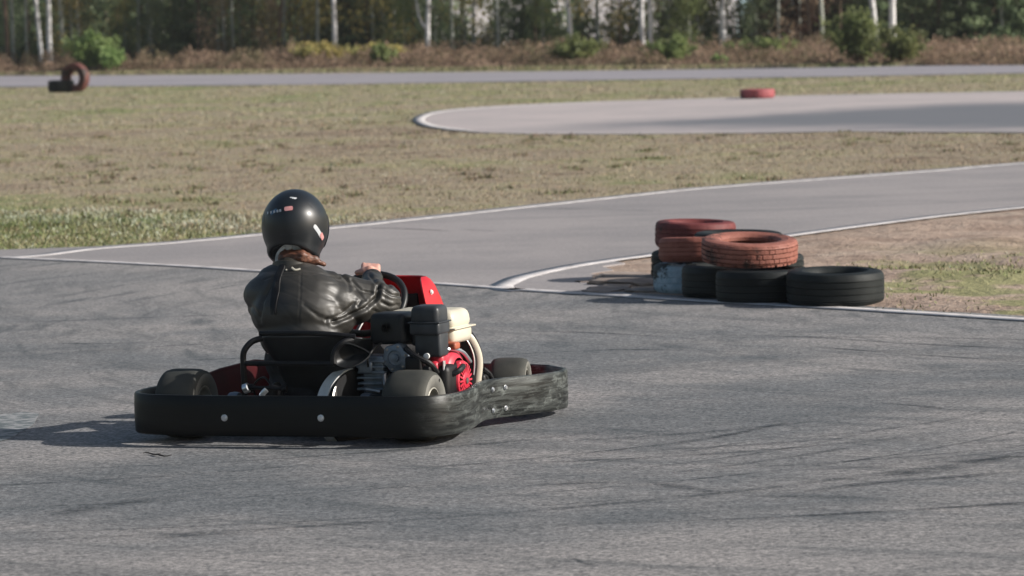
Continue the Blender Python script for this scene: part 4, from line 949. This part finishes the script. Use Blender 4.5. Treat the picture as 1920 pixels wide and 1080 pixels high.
# helmet
def helmet():
    s=MB(); n=56; rows=[]; mlev=26
    ax,ay,az_=.137,.172,.157
    for i in range(mlev+1):
        t=i/mlev; ph=-PI/2+ (PI*.86)*t    # from crown down
        z=-math.sin(ph)*az_; r_=math.cos(ph)
        row=[]
        for j in range(n):
            a=2*PI*j/n; sx,sy=math.cos(a),math.sin(a)     # sy>0: front
            x=ax*r_*sx; y=ay*r_*sy
            zz=z
            low=max(0,(t-.5)/.5)
            if sy>0: y+=.030*low*sy; zz-=.012*low*sy
            else: y*=1-.10*low
            x*=1-.09*low
            if t>.8: 
                k_=(t-.8)/.2; rim_z=-.128-.020*max(0,sy)+.052*max(0,-sy)**1.5
                zz=zz*(1-k_)+rim_z*k_; f_=1-.10*k_; x*=1; 
                base=1.0+.40*k_; x*=base; y*=base
            row.append(Vector((x,y,zz)))
        rows.append(row)
    s.add([T(*HC)@HR@p for r_ in rows for p in r_],[(i*n+j,i*n+(j+1)%n,(i+1)*n+(j+1)%n,(i+1)*n+j) for i in range(mlev) for j in range(n)])
    o=s.build('helmet',M_helm,person,angle=70); rim=rows[-1]
    bvh=BVHTree.FromPolygons([Vector(v) for v in s.v],s.f)
    md=o.modifiers.new('solid','SOLIDIFY'); md.thickness=.010; md.offset=-1
    s=MB(); s.tube([T(*HC)@HR@(p*1.0) for p in rim],.0095,8,closed=True); s.build('rim_trim',M_blackp,o)
    s=MB(); k=len(rim); V=[]
    for q,(sc,dz) in enumerate(((.97,.004),(.95,-.020),(.86,-.030),(.74,-.005))): V+=[T(*HC)@HR@Vector((p.x*sc,p.y*sc,p.z+dz+.004*math.sin(7*i_)+.006*math.sin(3*i_/2.))) for i_,p in enumerate(rim)]
    s.add(V,[(q*k+j,q*k+(j+1)%k,(q+1)*k+(j+1)%k,(q+1)*k+j) for q in range(3) for j in range(k)]); s.build('lining',M_lining,o)
    # visor at the front
    s=MB(); V=[]; 
    for i in range(9):
        for j in range(21):
            a=R(20)+R(140)*j/20; ph=R(-22)+R(50)*i/8
            d=(HR.to_3x3()@Vector((math.cos(a)*math.cos(ph),math.sin(a)*math.cos(ph),math.sin(ph)))).normalized()
            h,_,_,_=bvh.ray_cast(HC,d); V.append((h if h else HC+d*.16)+d*.004)
    s.add(V,[(i*21+j,i*21+j+1,(i+1)*21+j+1,(i+1)*21+j) for i in range(8) for j in range(20)]); vz=s.build('visor',M_visor,o); md=vz.modifiers.new('solid','SOLIDIFY'); md.thickness=.003
    # stickers and painted reflections, laid on the shell
    Kinv=(T(*KPOS)@Rot(-KA,'Z')).inverted()
    def sticker_or_reflection(px,py,w_,h_,ang,m,name='sticker_or_reflection',off=.0015):
        d=(f0+rv*((px-960)/F)+uv*((540-py)/F)).normalized(); o_=Kinv@Vector((0,0,CH)); dl=(Kinv.to_3x3()@d)
        h,nn,_,_=bvh.ray_cast(o_,dl)
        if h is None: return
        if nn.dot(dl)>0: nn=-nn
        rl=Kinv.to_3x3()@rv; ul=Kinv.to_3x3()@uv; tx=(rl*math.cos(ang)+ul*math.sin(ang)); tx=(tx-nn*tx.dot(nn)).normalized(); ty=nn.cross(tx)
        V=[];a_,b_=8,5
        for i in range(a_+1):
            for j in range(b_+1):
                u_,v_=i/a_*2-1,j/b_*2-1
                cc=1-.12*(abs(u_)**6)*(abs(v_)**2)
                q=h+tx*u_*w_/2*cc+ty*v_*h_/2*cc+nn*.03; hh,n3,_,_=bvh.ray_cast(q,-nn)
                V.append((hh if hh else q-nn*.03)+nn*off)
        s=MB(); s.add(V,[(i*(b_+1)+j,i*(b_+1)+j+1,(i+1)*(b_+1)+j+1,(i+1)*(b_+1)+j) for i in range(a_) for j in range(b_)])
        return s.build(name,m,o)
    sticker_or_reflection(541,391,.036,.020,R(6),M_stR)
    sticker_or_reflection(513,397,.036,.018,R(12),M_stB,off=.0012)
    for q,px in enumerate((503,509,515,521,526)): sticker_or_reflection(px,399.5-q*1.1,.0095,.012,R(12),M_stW,'lettering',.003)
    sticker_or_reflection(550,371,.030,.007,R(-14),M_stW); sticker_or_reflection(551,372.5,.016,.006,R(-14),M_stW)  # white vent highlight painted on the crown
    sticker_or_reflection(597,434,.080,.018,R(-28),M_stW); sticker_or_reflection(603,443,.040,.0185,R(-28),M_stR,off=.003)
    for q,px in enumerate((527,532,537,548,552,556)): sticker_or_reflection(px,440-q*.4,.006,.004,0,M_grey,'lettering')
    sticker_or_reflection(583,385,.030,.006,R(-40),M_grey)
    sticker_or_reflection(494,410,.012,.030,R(0),M_stB)  # bluish sky reflection painted on the left edge of the shell
helmet()

# ------------------------------------------------------------------ trees
def leaves(n,cf,size,rs,flat=.0):
    """n leaf faces at points from cf(i)"""
    P_=np.array([cf(i) for i in range(n)],np.float64); r_=np.random.default_rng(rs)
    a=r_.normal(size=(n,3)); a/=np.linalg.norm(a,axis=1)[:,None]; b=np.cross(a,r_.normal(size=(n,3))); b/=np.linalg.norm(b,axis=1)[:,None]
    if flat: a[:,2]*=(1-flat); 
    sz=(size*r_.uniform(.5,1.3,n))[:,None]
    V=np.stack([P_-a*sz,P_-b*sz*.45,P_+a*sz,P_+b*sz*.45],1).reshape(-1,3); return V,np.arange(4*n).reshape(n,4)
def trunk_mb(h,r0_,lean,seed,branches=6,b0=.4,fork=None):
    rd=random.Random(seed); s=MB(); n=14; pts=[]
    for i in range(n+1):
        t=i/n; z=h*t; pts.append(Vector((lean*z+.05*noise.noise(Vector((z*.7,seed,0)))*min(1,z),.05*noise.noise(Vector((z*.7,seed,7))),z-.1)))
    rr=[r0_*(1.25 if i==0 else 1)*(1-.8*(i/n)) for i in range(n+1)]; s.tube(pts,rr,10)
    tips=[]
    for k_ in range(branches):
        t=b0+(1-b0)*(k_+rd.random()*.6)/branches; i=min(n-1,int(t*n)); p=pts[i].lerp(pts[i+1],t*n-i); a=rd.uniform(0,2*PI); L=h*.28*(1.15-t)
        q=[p,p+Vector((math.cos(a)*L*.5,math.sin(a)*L*.5,L*.45)),p+Vector((math.cos(a)*L,math.sin(a)*L,L*.7))]; s.tube(q,[rr[i]*.45,rr[i]*.28,rr[i]*.08],6); tips.append((p,q[2]))
    if fork:
        z,dx,dz=fork; i=int(z/h*n); p=Vector((lean*z,0,z)); s.tube([p,p+Vector((dx*.5,0,dz*.45)),p+Vector((dx*.85,.05,dz)),p+Vector((dx*1.1,.1,dz*2.5))],[r0_*.6,r0_*.5,r0_*.42,r0_*.2],8)
    return s,pts,tips
def birch(h,r0_,lean,seed,bark,nl=1500,lm=None,fork=None,low=.32):
    root=bpy.data.objects.new('birch_tree',None); COL.objects.link(root)
    s,pts,tips=trunk_mb(h,r0_,lean,seed,12,low,fork); s.build('trunk',bark,root,angle=60)
    rd=random.Random(seed+50)
    def cf(i):
        p,q=rd.choice(tips); t=rd.uniform(.35,1.2); c=p.lerp(q,t); return (c.x+rd.gauss(0,.22),c.y+rd.gauss(0,.22),c.z+rd.gauss(0,.25)-.2*t)
    V,Fc=leaves(nl,cf,.075,seed); raw('crown',V,Fc,lm or M_birchleaf,parent=root); return root
def conifer(h,rb,seed,nl,lm=M_fir,base=.05,sz=.075):
    root=bpy.data.objects.new('conifer_tree',None); COL.objects.link(root)
    s,pts,tips=trunk_mb(h,.07,0,seed,0); 
    rd=random.Random(seed); br=[]
    nb=int(h*13)
    for k_ in range(nb):
        z=h*(base+(1-base)*(k_/nb)**1.25); L=rb*(1-z/h)**.8*rd.uniform(.65,1.15)+.1; a=k_*2.4+rd.uniform(-.3,.3); br.append((z,L,a)); 
        if k_%2==0: s.tube([(0,0,z),(math.cos(a)*L*.6,math.sin(a)*L*.6,z-.03*L),(math.cos(a)*L*.9,math.sin(a)*L*.9,z-.02)],[.014,.009,.003],4)
    s.build('trunk',M_pine,root,angle=60)
    wts=[b[1]**1.3*(1.9 if b[0]<2.6 else .8) for b in br]; ch=rd.choices(br,wts,k=nl)
    def cf(i):
        z,L,a=ch[i]; t=rd.random()**.6; sp_=.16*L*(1.1-t*.6); x=L*t; w_=rd.gauss(0,.20)*x*.8
        return (math.cos(a)*x-math.sin(a)*w_, math.sin(a)*x+math.cos(a)*w_, z-.12*x+.12*t*t*L+rd.gauss(0,.05)-abs(rd.gauss(0,.07)))
    V,Fc=leaves(nl,cf,sz,seed); raw('crown',V,Fc,lm,parent=root); return root
def shrub(h,w_,seed,nl,lm,name='shrub',sz=.06):
    root=bpy.data.objects.new(name,None); COL.objects.link(root); rd=random.Random(seed); s=MB(); st=[]
    for k_ in range(22):
        a=rd.uniform(0,2*PI); L=w_*rd.uniform(.2,1); top=Vector((math.cos(a)*L,math.sin(a)*L*.7,h*rd.uniform(.6,1.08)*(1.05-.35*L/w_)))
        st.append(top); s.tube([(0,0,-.05),top*.45+Vector((0,0,.08*h)),top],[.018,.011,.003],5)
    s.build('stems',M_pine,root)
    def cf(i):
        tp2=rd.choice(st); t=rd.uniform(.25,1.05); c=tp2*t; return (c.x+rd.gauss(0,.10)*w_,c.y+rd.gauss(0,.10)*w_,max(.02,c.z+.1*h*math.sin(PI*min(1,t))+rd.gauss(0,.07)*h))
    V,Fc=leaves(nl,cf,sz,seed); raw('foliage',V,Fc,lm,parent=root); return root
def line_B(px): return 112.5-.0115*px     # edge of the bracken, along the far road
def line_D(px): return 113.5-.0035*px     # the edge of the wood runs slightly nearer to the right
def place(o,px,dD,sc=1.,rz=0.,label=None,cat='tree',group=None):
    D=(line_B(px) if cat=='shrub' else line_D(px))+dD; x,y=GD(px,D); o.location=(x,y,-.02); o.scale=(sc,sc,sc); o.rotation_euler=(0,0,rz)
    return tag(o,label,cat,group)
# the pale trunks at the wood's edge, each by itself: px, depth, radius, lean, bark, height, label, fork
W_,Gy,Br=M_birch,M_birchg,M_pine
bl=[
(14,.6,.075,.0,Br,'thin brown trunk at the far left edge of the wood',None),
(27,1.5,.055,-.01,Gy,'thin pale grey birch beside the leftmost brown trunk',None),
(82,.3,.062,-.085,W_,'leaning pale birch just left of the brightest white trunk',None),
(94,.0,.075,.0,W_,'brightest white upright birch at the left above the standing tyre',None),
(119,1.0,.070,-.015,Gy,'grey birch between the bright white birch and the green shrub',None),
(281,2.2,.045,.0,Gy,'thin greenish birch right of the green shrub',None),
(306,4.,.040,.01,Gy,'faint slender birch deep in the dark left wood',None),
(421,2.0,.055,.0,Gy,'grey birch in the dark wood left of the yellowing trees',None),
(438,1.5,.045,-.01,Gy,'slim grey trunk close beside another left of the yellowing trees',None),
(476,2.6,.04,.0,Br,'slim brown trunk below the yellowing leaves',None),
(518,1.0,.06,.10,Br,'brown trunk leaning right below the yellow leaves',None),
(629,.0,.072,.0,W_,'white birch standing alone above the kart driver',None),
(777,2.,.045,.0,Br,'thin brown trunk just left of the forked birch',None),
(802,.0,.070,.03,W_,'pale forked birch with a limb reaching left',(.85,-.28,.42)),
(848,1.4,.060,.0,Gy,'slender birch right of the forked birch',None),
(889,2.,.050,.01,Gy,'thin grey birch left of the pale gap in the wood',None),
(981,3.,.04,.0,Gy,'faint thin trunk before the middle conifer',None),
(1073,.2,.068,-.045,W_,'blue white birch leaning left in the middle of the wood',None),
(1207,.3,.075,-.02,W_,'left stem of the double birch right of centre',None),
(1220,.7,.070,.012,W_,'right stem of the double birch right of centre',None),
(1356,1.2,.105,.0,W_,'thick pale lilac birch between two dark conifers',None),
(1421,3.,.05,.0,Gy,'thin grey trunk by the bluish gap',None),
(1519,1.0,.055,-.01,Br,'reddish brown trunk before the russet tree',None),
(1541,1.0,.065,.0,Gy,'greenish grey trunk left of the olive bushes',None),
(1645,-.2,.085,-.075,W_,'left white birch rising from the olive bushes',None),
(1673,-.1,.095,.02,W_,'right thicker white birch rising from the olive bushes',None),
(1843,3.,.05,.0,Gy,'dim greenish trunk at the right of the wood',None)]
for i,(px,dd,r_,ln,bk,lb,fk) in enumerate(bl):
    o=birch(7+(i*37%5)*.5,r_,ln,200+i,bk,500,None,fk,.30 if bk is not W_ else .34)
    if bk is Br: o.name='slender_tree'
    place(o,px,dd,1,0,lb,'tree')
ft=[birch(6.5,.04,.01,71,Gy,260),birch(7,.045,-.02,72,Gy,260),birch(6,.038,.03,73,Br,200)]
for f_ in ft: f_.name='slender_tree'
random.seed(21)
for k_,px in enumerate((52,148,243,262,345,372,398,500,545,566,596,662,700,742,828,868,935,1005,1048,1120,1165,1248,1302,1390,1462,1492,1575,1602,1728,1765,1800,1880,1905)):
    place(ft[k_] if k_<3 else copy_tree(ft[k_%3]),px,random.uniform(.6,4.5),random.uniform(.9,1.15),random.uniform(0,6),'faint slender trunk among the dark trees just inside the wood','tree','slender trunks inside the wood')
# conifers: three shapes, copied
CF=[conifer(4.2,1.1,11,2500,sz=.08),conifer(4.6,1.2,12,2700,sz=.08),conifer(3.7,1.0,13,2300,sz=.08)]
RU=conifer(4.4,1.3,14,2900,M_russet); RU.name='russet_tree'
YL=[birch(4.6,.05,.02,31,M_birchg,2000,M_birchleaf,None,.06),birch(4.2,.045,-.02,32,M_birchg,2000,M_busho,None,.05)]
for y_ in YL: y_.name='young_birch_tree'
random.seed(8)
used=set()
def cp(lst,i,px,dd,sc,lb,grp):
    src=lst[i%len(lst)]; o=src if id(src) not in used else copy_tree(src); used.add(id(src)); place(o,px,dd,sc,random.uniform(0,6),lb,'tree',grp); return o
first=[(-30,3,0),(55,3.2,1),(150,5.5,2),(222,5.8,1),(268,3.6,0),(330,3.0,1),(372,2.4,2),(405,4.2,0),(455,4.4,1),(655,2.6,2),(690,2.4,0),(735,3.,1),(765,4.0,0),(826,3.4,1),(868,3.,2),(985,2.4,1),(1008,2.2,0),(1030,3.4,2),(1275,3,2),(1425,2.2,0),(1432,4,2),(1590,3.4,1),(1620,4.,0),(1712,3.,1),(1762,2.6,0),(1808,3.4,2),(1870,2.8,1),(1925,3.,0),(1985,3,2)]
places=['at the far left edge of the wood','behind the leftmost birch trunks','behind the bright green shrub','just right of the bright green shrub','left of the thin greenish birch','in the dark left wood, nearest the greenish birch','in the dark left wood, middle of three','in the dark left wood, left of the slim grey pair','between the slim grey pair and the yellowing trees','just right of the lone white birch above the driver','second right of the lone white birch','left of the thin brown trunk by the forked birch','directly behind the forked birch','right of the forked birch','left of the pale gap in the wood','right of the pale gap in the wood','in the middle of the wood, left of the leaning birch','directly left of the blue white leaning birch','right of the double birch','right of the thick lilac birch','beside the bluish gap','behind the left olive bush','left of the two white birches at the right','right of the two white birches','second right of the two white birches','left of the dim greenish trunk','right of the dim greenish trunk','at the right edge of the picture','beyond the right edge of the wood']
for (px,dd,k_),pl in zip(first,places): cp(CF,k_,px,dd,{868:.50,826:.7,985:.85,1008:.7,1030:.5,1275:.75,1425:.7}.get(px,1.)*random.uniform(.88,1.1),'dark green conifer '+pl,'conifers at the edge of the wood')
for px,dd,sc,pl in ((1478,3,1.,'right of the bluish gap'),(1510,2.6,1.05,'behind the reddish brown trunk'),(1552,3.6,.95,'left of the olive bushes')): cp([RU],0,px,dd,sc,'dark russet brown tree '+pl,'russet trees in the wood')
for k_,(px,dd,sc,pl) in enumerate(((490,2.2,1.,'left of the leaning brown trunk'),(535,1.8,1.1,'right of the leaning brown trunk'),(580,2.6,1.,'left of the lone white birch'),(612,3.2,.95,'close behind the lone white birch'),(1255,2.4,.9,'right of the double birch'),(1310,2.2,.85,'left of the thick lilac birch'),(1018,1.0,.45,'low in front of the middle conifer'),(918,3.2,.7,'in the narrow pale gap of the wood'),(760,1.2,.6,'low behind the forked birch'),(1295,.8,.55,'low at the right of the double birch'))): cp(YL,0 if k_<4 else 1,px,dd,sc,('yellowing' if k_<4 else 'olive green')+' young birch '+pl,'young birches at the wood edge')
YL2=[birch(4.0,.035,.02,81,M_birchg,1500,M_birchleaf,None,.04),birch(3.6,.035,-.03,82,M_birchg,1500,M_fir,None,.04),birch(3.8,.03,.01,83,M_birchg,1300,M_dry,None,.04)]
for y_ in YL2: y_.name='sapling'
pos=[(20,1),(66,1),(130,0),(205,1),(240,0),(285,1),(320,0),(352,1),(388,0),(415,2),(450,1),(470,0),(512,2),(540,0),(562,2),(598,0),(640,1),(668,1),(690,1),(722,0),(750,1),(785,2),(820,1),(862,1),(878,0),(955,1),(975,0),(1010,1),(1045,0),(1085,1),(1125,0),(1170,1),(1235,0),(1270,1),(1300,0),(1330,1),(1385,1),(1412,1),(1450,2),(1495,2),(1530,2),(1570,1),(1625,1),(1705,0),(1745,2),(1790,1),(1830,2),(1870,1),(1910,2)]
for k_,(px,v_) in enumerate(pos):
    if k_%5 in (1,3): continue
    src=YL2[v_]; o=src if id(src) not in used else copy_tree(src); used.add(id(src))
    place(o,px+random.uniform(-6,6),random.uniform(.8,3.6),random.uniform(.45,.85),random.uniform(0,6),('yellow green','dark green','rusty brown')[v_]+' leafy sapling filling the edge of the wood','tree',('yellow green','dark green','rusty brown')[v_]+' saplings at the wood edge')
# low conifers whose tops leave the pale house visible
for k_,(px,dd,sc,pl) in enumerate(((1105,2.6,.50,'low'),(1148,2.2,.52,'low'),(1182,3,.65,'low'),(1335,2.8,.42,'low'),(1365,3.4,.34,'low'),(905,3.,.26,'low'),(930,3.4,.40,'low'),(1085,4.,.46,''))):
    cp(CF,k_,px,dd,sc,'small young conifer '+['between leaning birch and double birch, left one','between leaning birch and double birch, middle one','touching the double birch on its left','left foot of the thick lilac birch','right foot of the thick lilac birch','at the foot of the pale gap, left','at the foot of the pale gap, right','behind the blue white leaning birch'][k_],'small conifers at the wood edge')
# second rank, deeper and denser
deep=[px for px in range(-60,2000,64) if not (845<px<990 or 1035<px<1200 or 1285<px<1425)]
for k_,px in enumerate(deep): cp(CF,k_+1,px+random.uniform(-8,8),6.5+3.2*(k_%3),random.uniform(.85,1.1),'dark conifer standing in the second rank behind the wood edge','conifers deeper in the wood')
# shrubs
o=shrub(1.1,.75,41,3000,M_bushg); place(o,172,-2.0,1,0,'bright green leafy shrub behind the standing tyre','shrub')
o=shrub(.62,.55,42,2200,M_bushg); place(o,205,-2.2,1,1,'small green shrub at the right foot of the bright green shrub','shrub')
o=shrub(1.15,.8,43,2400,M_busho); place(o,1610,-2.1,1,0,'olive green bush left of the two white birches','shrub')
o=shrub(.85,.7,44,1900,M_busho); place(o,1688,-2.0,1,0,'yellowish olive bush around the right white birch','shrub')
o=shrub(.75,.7,45,2200,M_busho); place(o,1080,-.6,1,0,'yellow green low bush in front of the leaning birch','shrub')
o=shrub(.7,.6,46,2200,M_busho); place(o,1262,-.6,1,0,'yellow green low bush right of the double birch','shrub')
o=shrub(.7,.9,49,2400,M_birchleaf); place(o,590,1.2,1,0,'yellowing low bush left of the lone white birch','shrub')
o=shrub(.6,.8,50,2000,M_birchleaf); place(o,700,2.,1,0,'yellowing low bush between the lone birch and the forked birch','shrub')
o=shrub(.6,.9,51,2000,M_busho); place(o,1430,2.5,1,0,'olive low bush below the bluish gap','shrub')
o=shrub(.26,.2,47,700,M_bushg,sz=.04); place(o,1352,-1.4,1,0,'tiny grey green clump at the foot of the thick birch','shrub')
o=shrub(.6,.5,48,1800,M_busho); place(o,715,-.7,1,0,'brownish green low bush right of the lone white birch','shrub')
# dry bracken and undergrowth along the wood
N=85000; px=rng.uniform(-150,2100,N); dd=-2.6+rng.uniform(0,1,N)**1.35*(9.+.0085*px); D=112.5-.0115*px+dd
XY=np.array([GD(a,b) for a,b in zip(px,D)])
hn=np.array([noise.noise(Vector((p*.012,d*.6,2)))+.6*noise.noise(Vector((p*.05,d*.9,6))) for p,d in zip(px,dd)])
hh=np.clip(.33+.50*hn,.04,.80)*np.clip((dd+2.9)/1.6,.2,1)*np.clip(1.25-px/3600,.65,1)
z_=np.clip(rng.uniform(0,1,N)**.8*hh,0,9); P0=np.c_[XY[:,0],XY[:,1],z_]
a=rng.normal(size=(N,3)); a[:,2]=np.abs(a[:,2])*1.3; a/=np.linalg.norm(a,axis=1)[:,None]; b=np.cross(a,rng.normal(size=(N,3))); b/=np.linalg.norm(b,axis=1)[:,None]; sz=rng.uniform(.03,.085,N)[:,None]
V=np.stack([P0-a*sz,P0-b*sz*.35,P0+a*sz,P0+b*sz*.35],1).reshape(-1,3)
tag(raw('bracken',V,np.arange(4*N).reshape(N,4),M_dry),'dry reddish brown bracken and grass along the foot of the wood','undergrowth',None,'stuff')
# green strip of grass between far road and bracken
N=9000; px=rng.uniform(-150,2100,N); D=112.5-.0115*px-2.6+rng.uniform(-1.2,.6,N); XY=np.array([GD(a_,b_) for a_,b_ in zip(px,D)]); X,Y=clean(XY[:,0],XY[:,1],[road_poly])
blades('grass',X,Y,np.full(len(X),.09),np.full(len(X),.03),-.02,4,np.full(len(X),.06),[.4,.4,.2,0],'rough grass strip along the far side of the far road',M_bl,1.2)
# forest floor
sheet('forest_floor',[(-40,line_B(0)-1.4),*[(GD(p,line_B(p)-1.4)[0],line_B(p)-1.4) for p in (0,600,1300,1920)],(45,80),(60,260),(-60,260)],-.016,speck('leaf_litter',(.07,.045,.03),(.16,.10,.07),2.,.95,.6,.04))
# pale house seen through the gaps
hs=thing('pale_building','long pale low building glimpsed through gaps in the wood','building',(0,0,0))
x0,x1=GD(640,140)[0],GD(1330,140)[0]; x2=GD(1500,140)[0]
s=MB(); s.box(((x0+x1)/2,142,2.2),(x1-x0,6,4.4)); s.build('wall',M_wall,hs)
s=MB(); s.box(((x1+x2)/2+.01,142.2,2.0),(x2-x1,5.6,4.)); s.build('annex_wall',M_bluewall,hs)
s=MB(); s.add([(x0-.4,138.6,4.4),(x2+.3,138.6,4.4),(x2+.3,142,6.2),(x0-.4,142,6.2),(x0-.4,145.4,4.4),(x2+.3,145.4,4.4)],[(0,1,2,3),(3,2,5,4),(0,3,4),(1,5,2)]); s.build('roof',M_roof,hs)
hc=GD(1120,142); hs.location=(hc[0],hc[1],0); hs.rotation_euler=(0,0,R(30))
for c_ in hs.children: c_.data.transform(T(-hc[0],-hc[1],0))
for i in range(4):
    xw=x0+1+i*(x1-x0-2)/3; s=MB(); s.box((xw-hc[0],138.98-hc[1],2.9),(.9,.06,1.1)); w1=s.build('window',M_white,hs); s=MB(); s.box((xw-hc[0],138.94-hc[1],2.9),(.76,.02,.96)); s.build('pane',M_glass,w1)
# dense far wood behind
N=42000; X=rng.uniform(-34,34,N); Yd=rng.uniform(150,158,N); Z=9*rng.uniform(0,1,N)**1.1*(1+.15*np.sin(X*.8)); Z*=1
k=(rng.uniform(0,1,N)<1); P0=np.c_[X,Yd,Z]; a=rng.normal(size=(N,3)); a/=np.linalg.norm(a,axis=1)[:,None]; b=np.cross(a,rng.normal(size=(N,3))); b/=np.linalg.norm(b,axis=1)[:,None]; sz=rng.uniform(.15,.34,N)[:,None]
tag(raw('far_woods',np.stack([P0-a*sz,P0-b*sz*.7,P0+a*sz,P0+b*sz*.7],1).reshape(-1,3),np.arange(4*N).reshape(N,4),M_fir),'dense dark wood closing the view behind the trees','woods',None,'stuff')
S.cycles.use_denoising=True
S.cycles.max_bounces=6

# the autumn air between camera and wood
hz=MB(); hz.box((0,78,4.),(150,200,10.)); ho=hz.build('haze',mat('haze_air'),smooth=False); ho['kind']='stuff'; ho['label']='thin pale air haze over the track'; ho['category']='haze'
hm=ho.data.materials[0]; ht=hm.node_tree; ht.nodes.remove(ht.nodes['Principled BSDF']); pv=ht.nodes.new('ShaderNodeVolumePrincipled')
pv.inputs['Color'].default_value=(.86,.90,.95,1); pv.inputs['Density'].default_value=.00022; pv.inputs['Anisotropy'].default_value=.0
ht.links.new(pv.outputs[0],ht.nodes['Material Output'].inputs['Volume'])
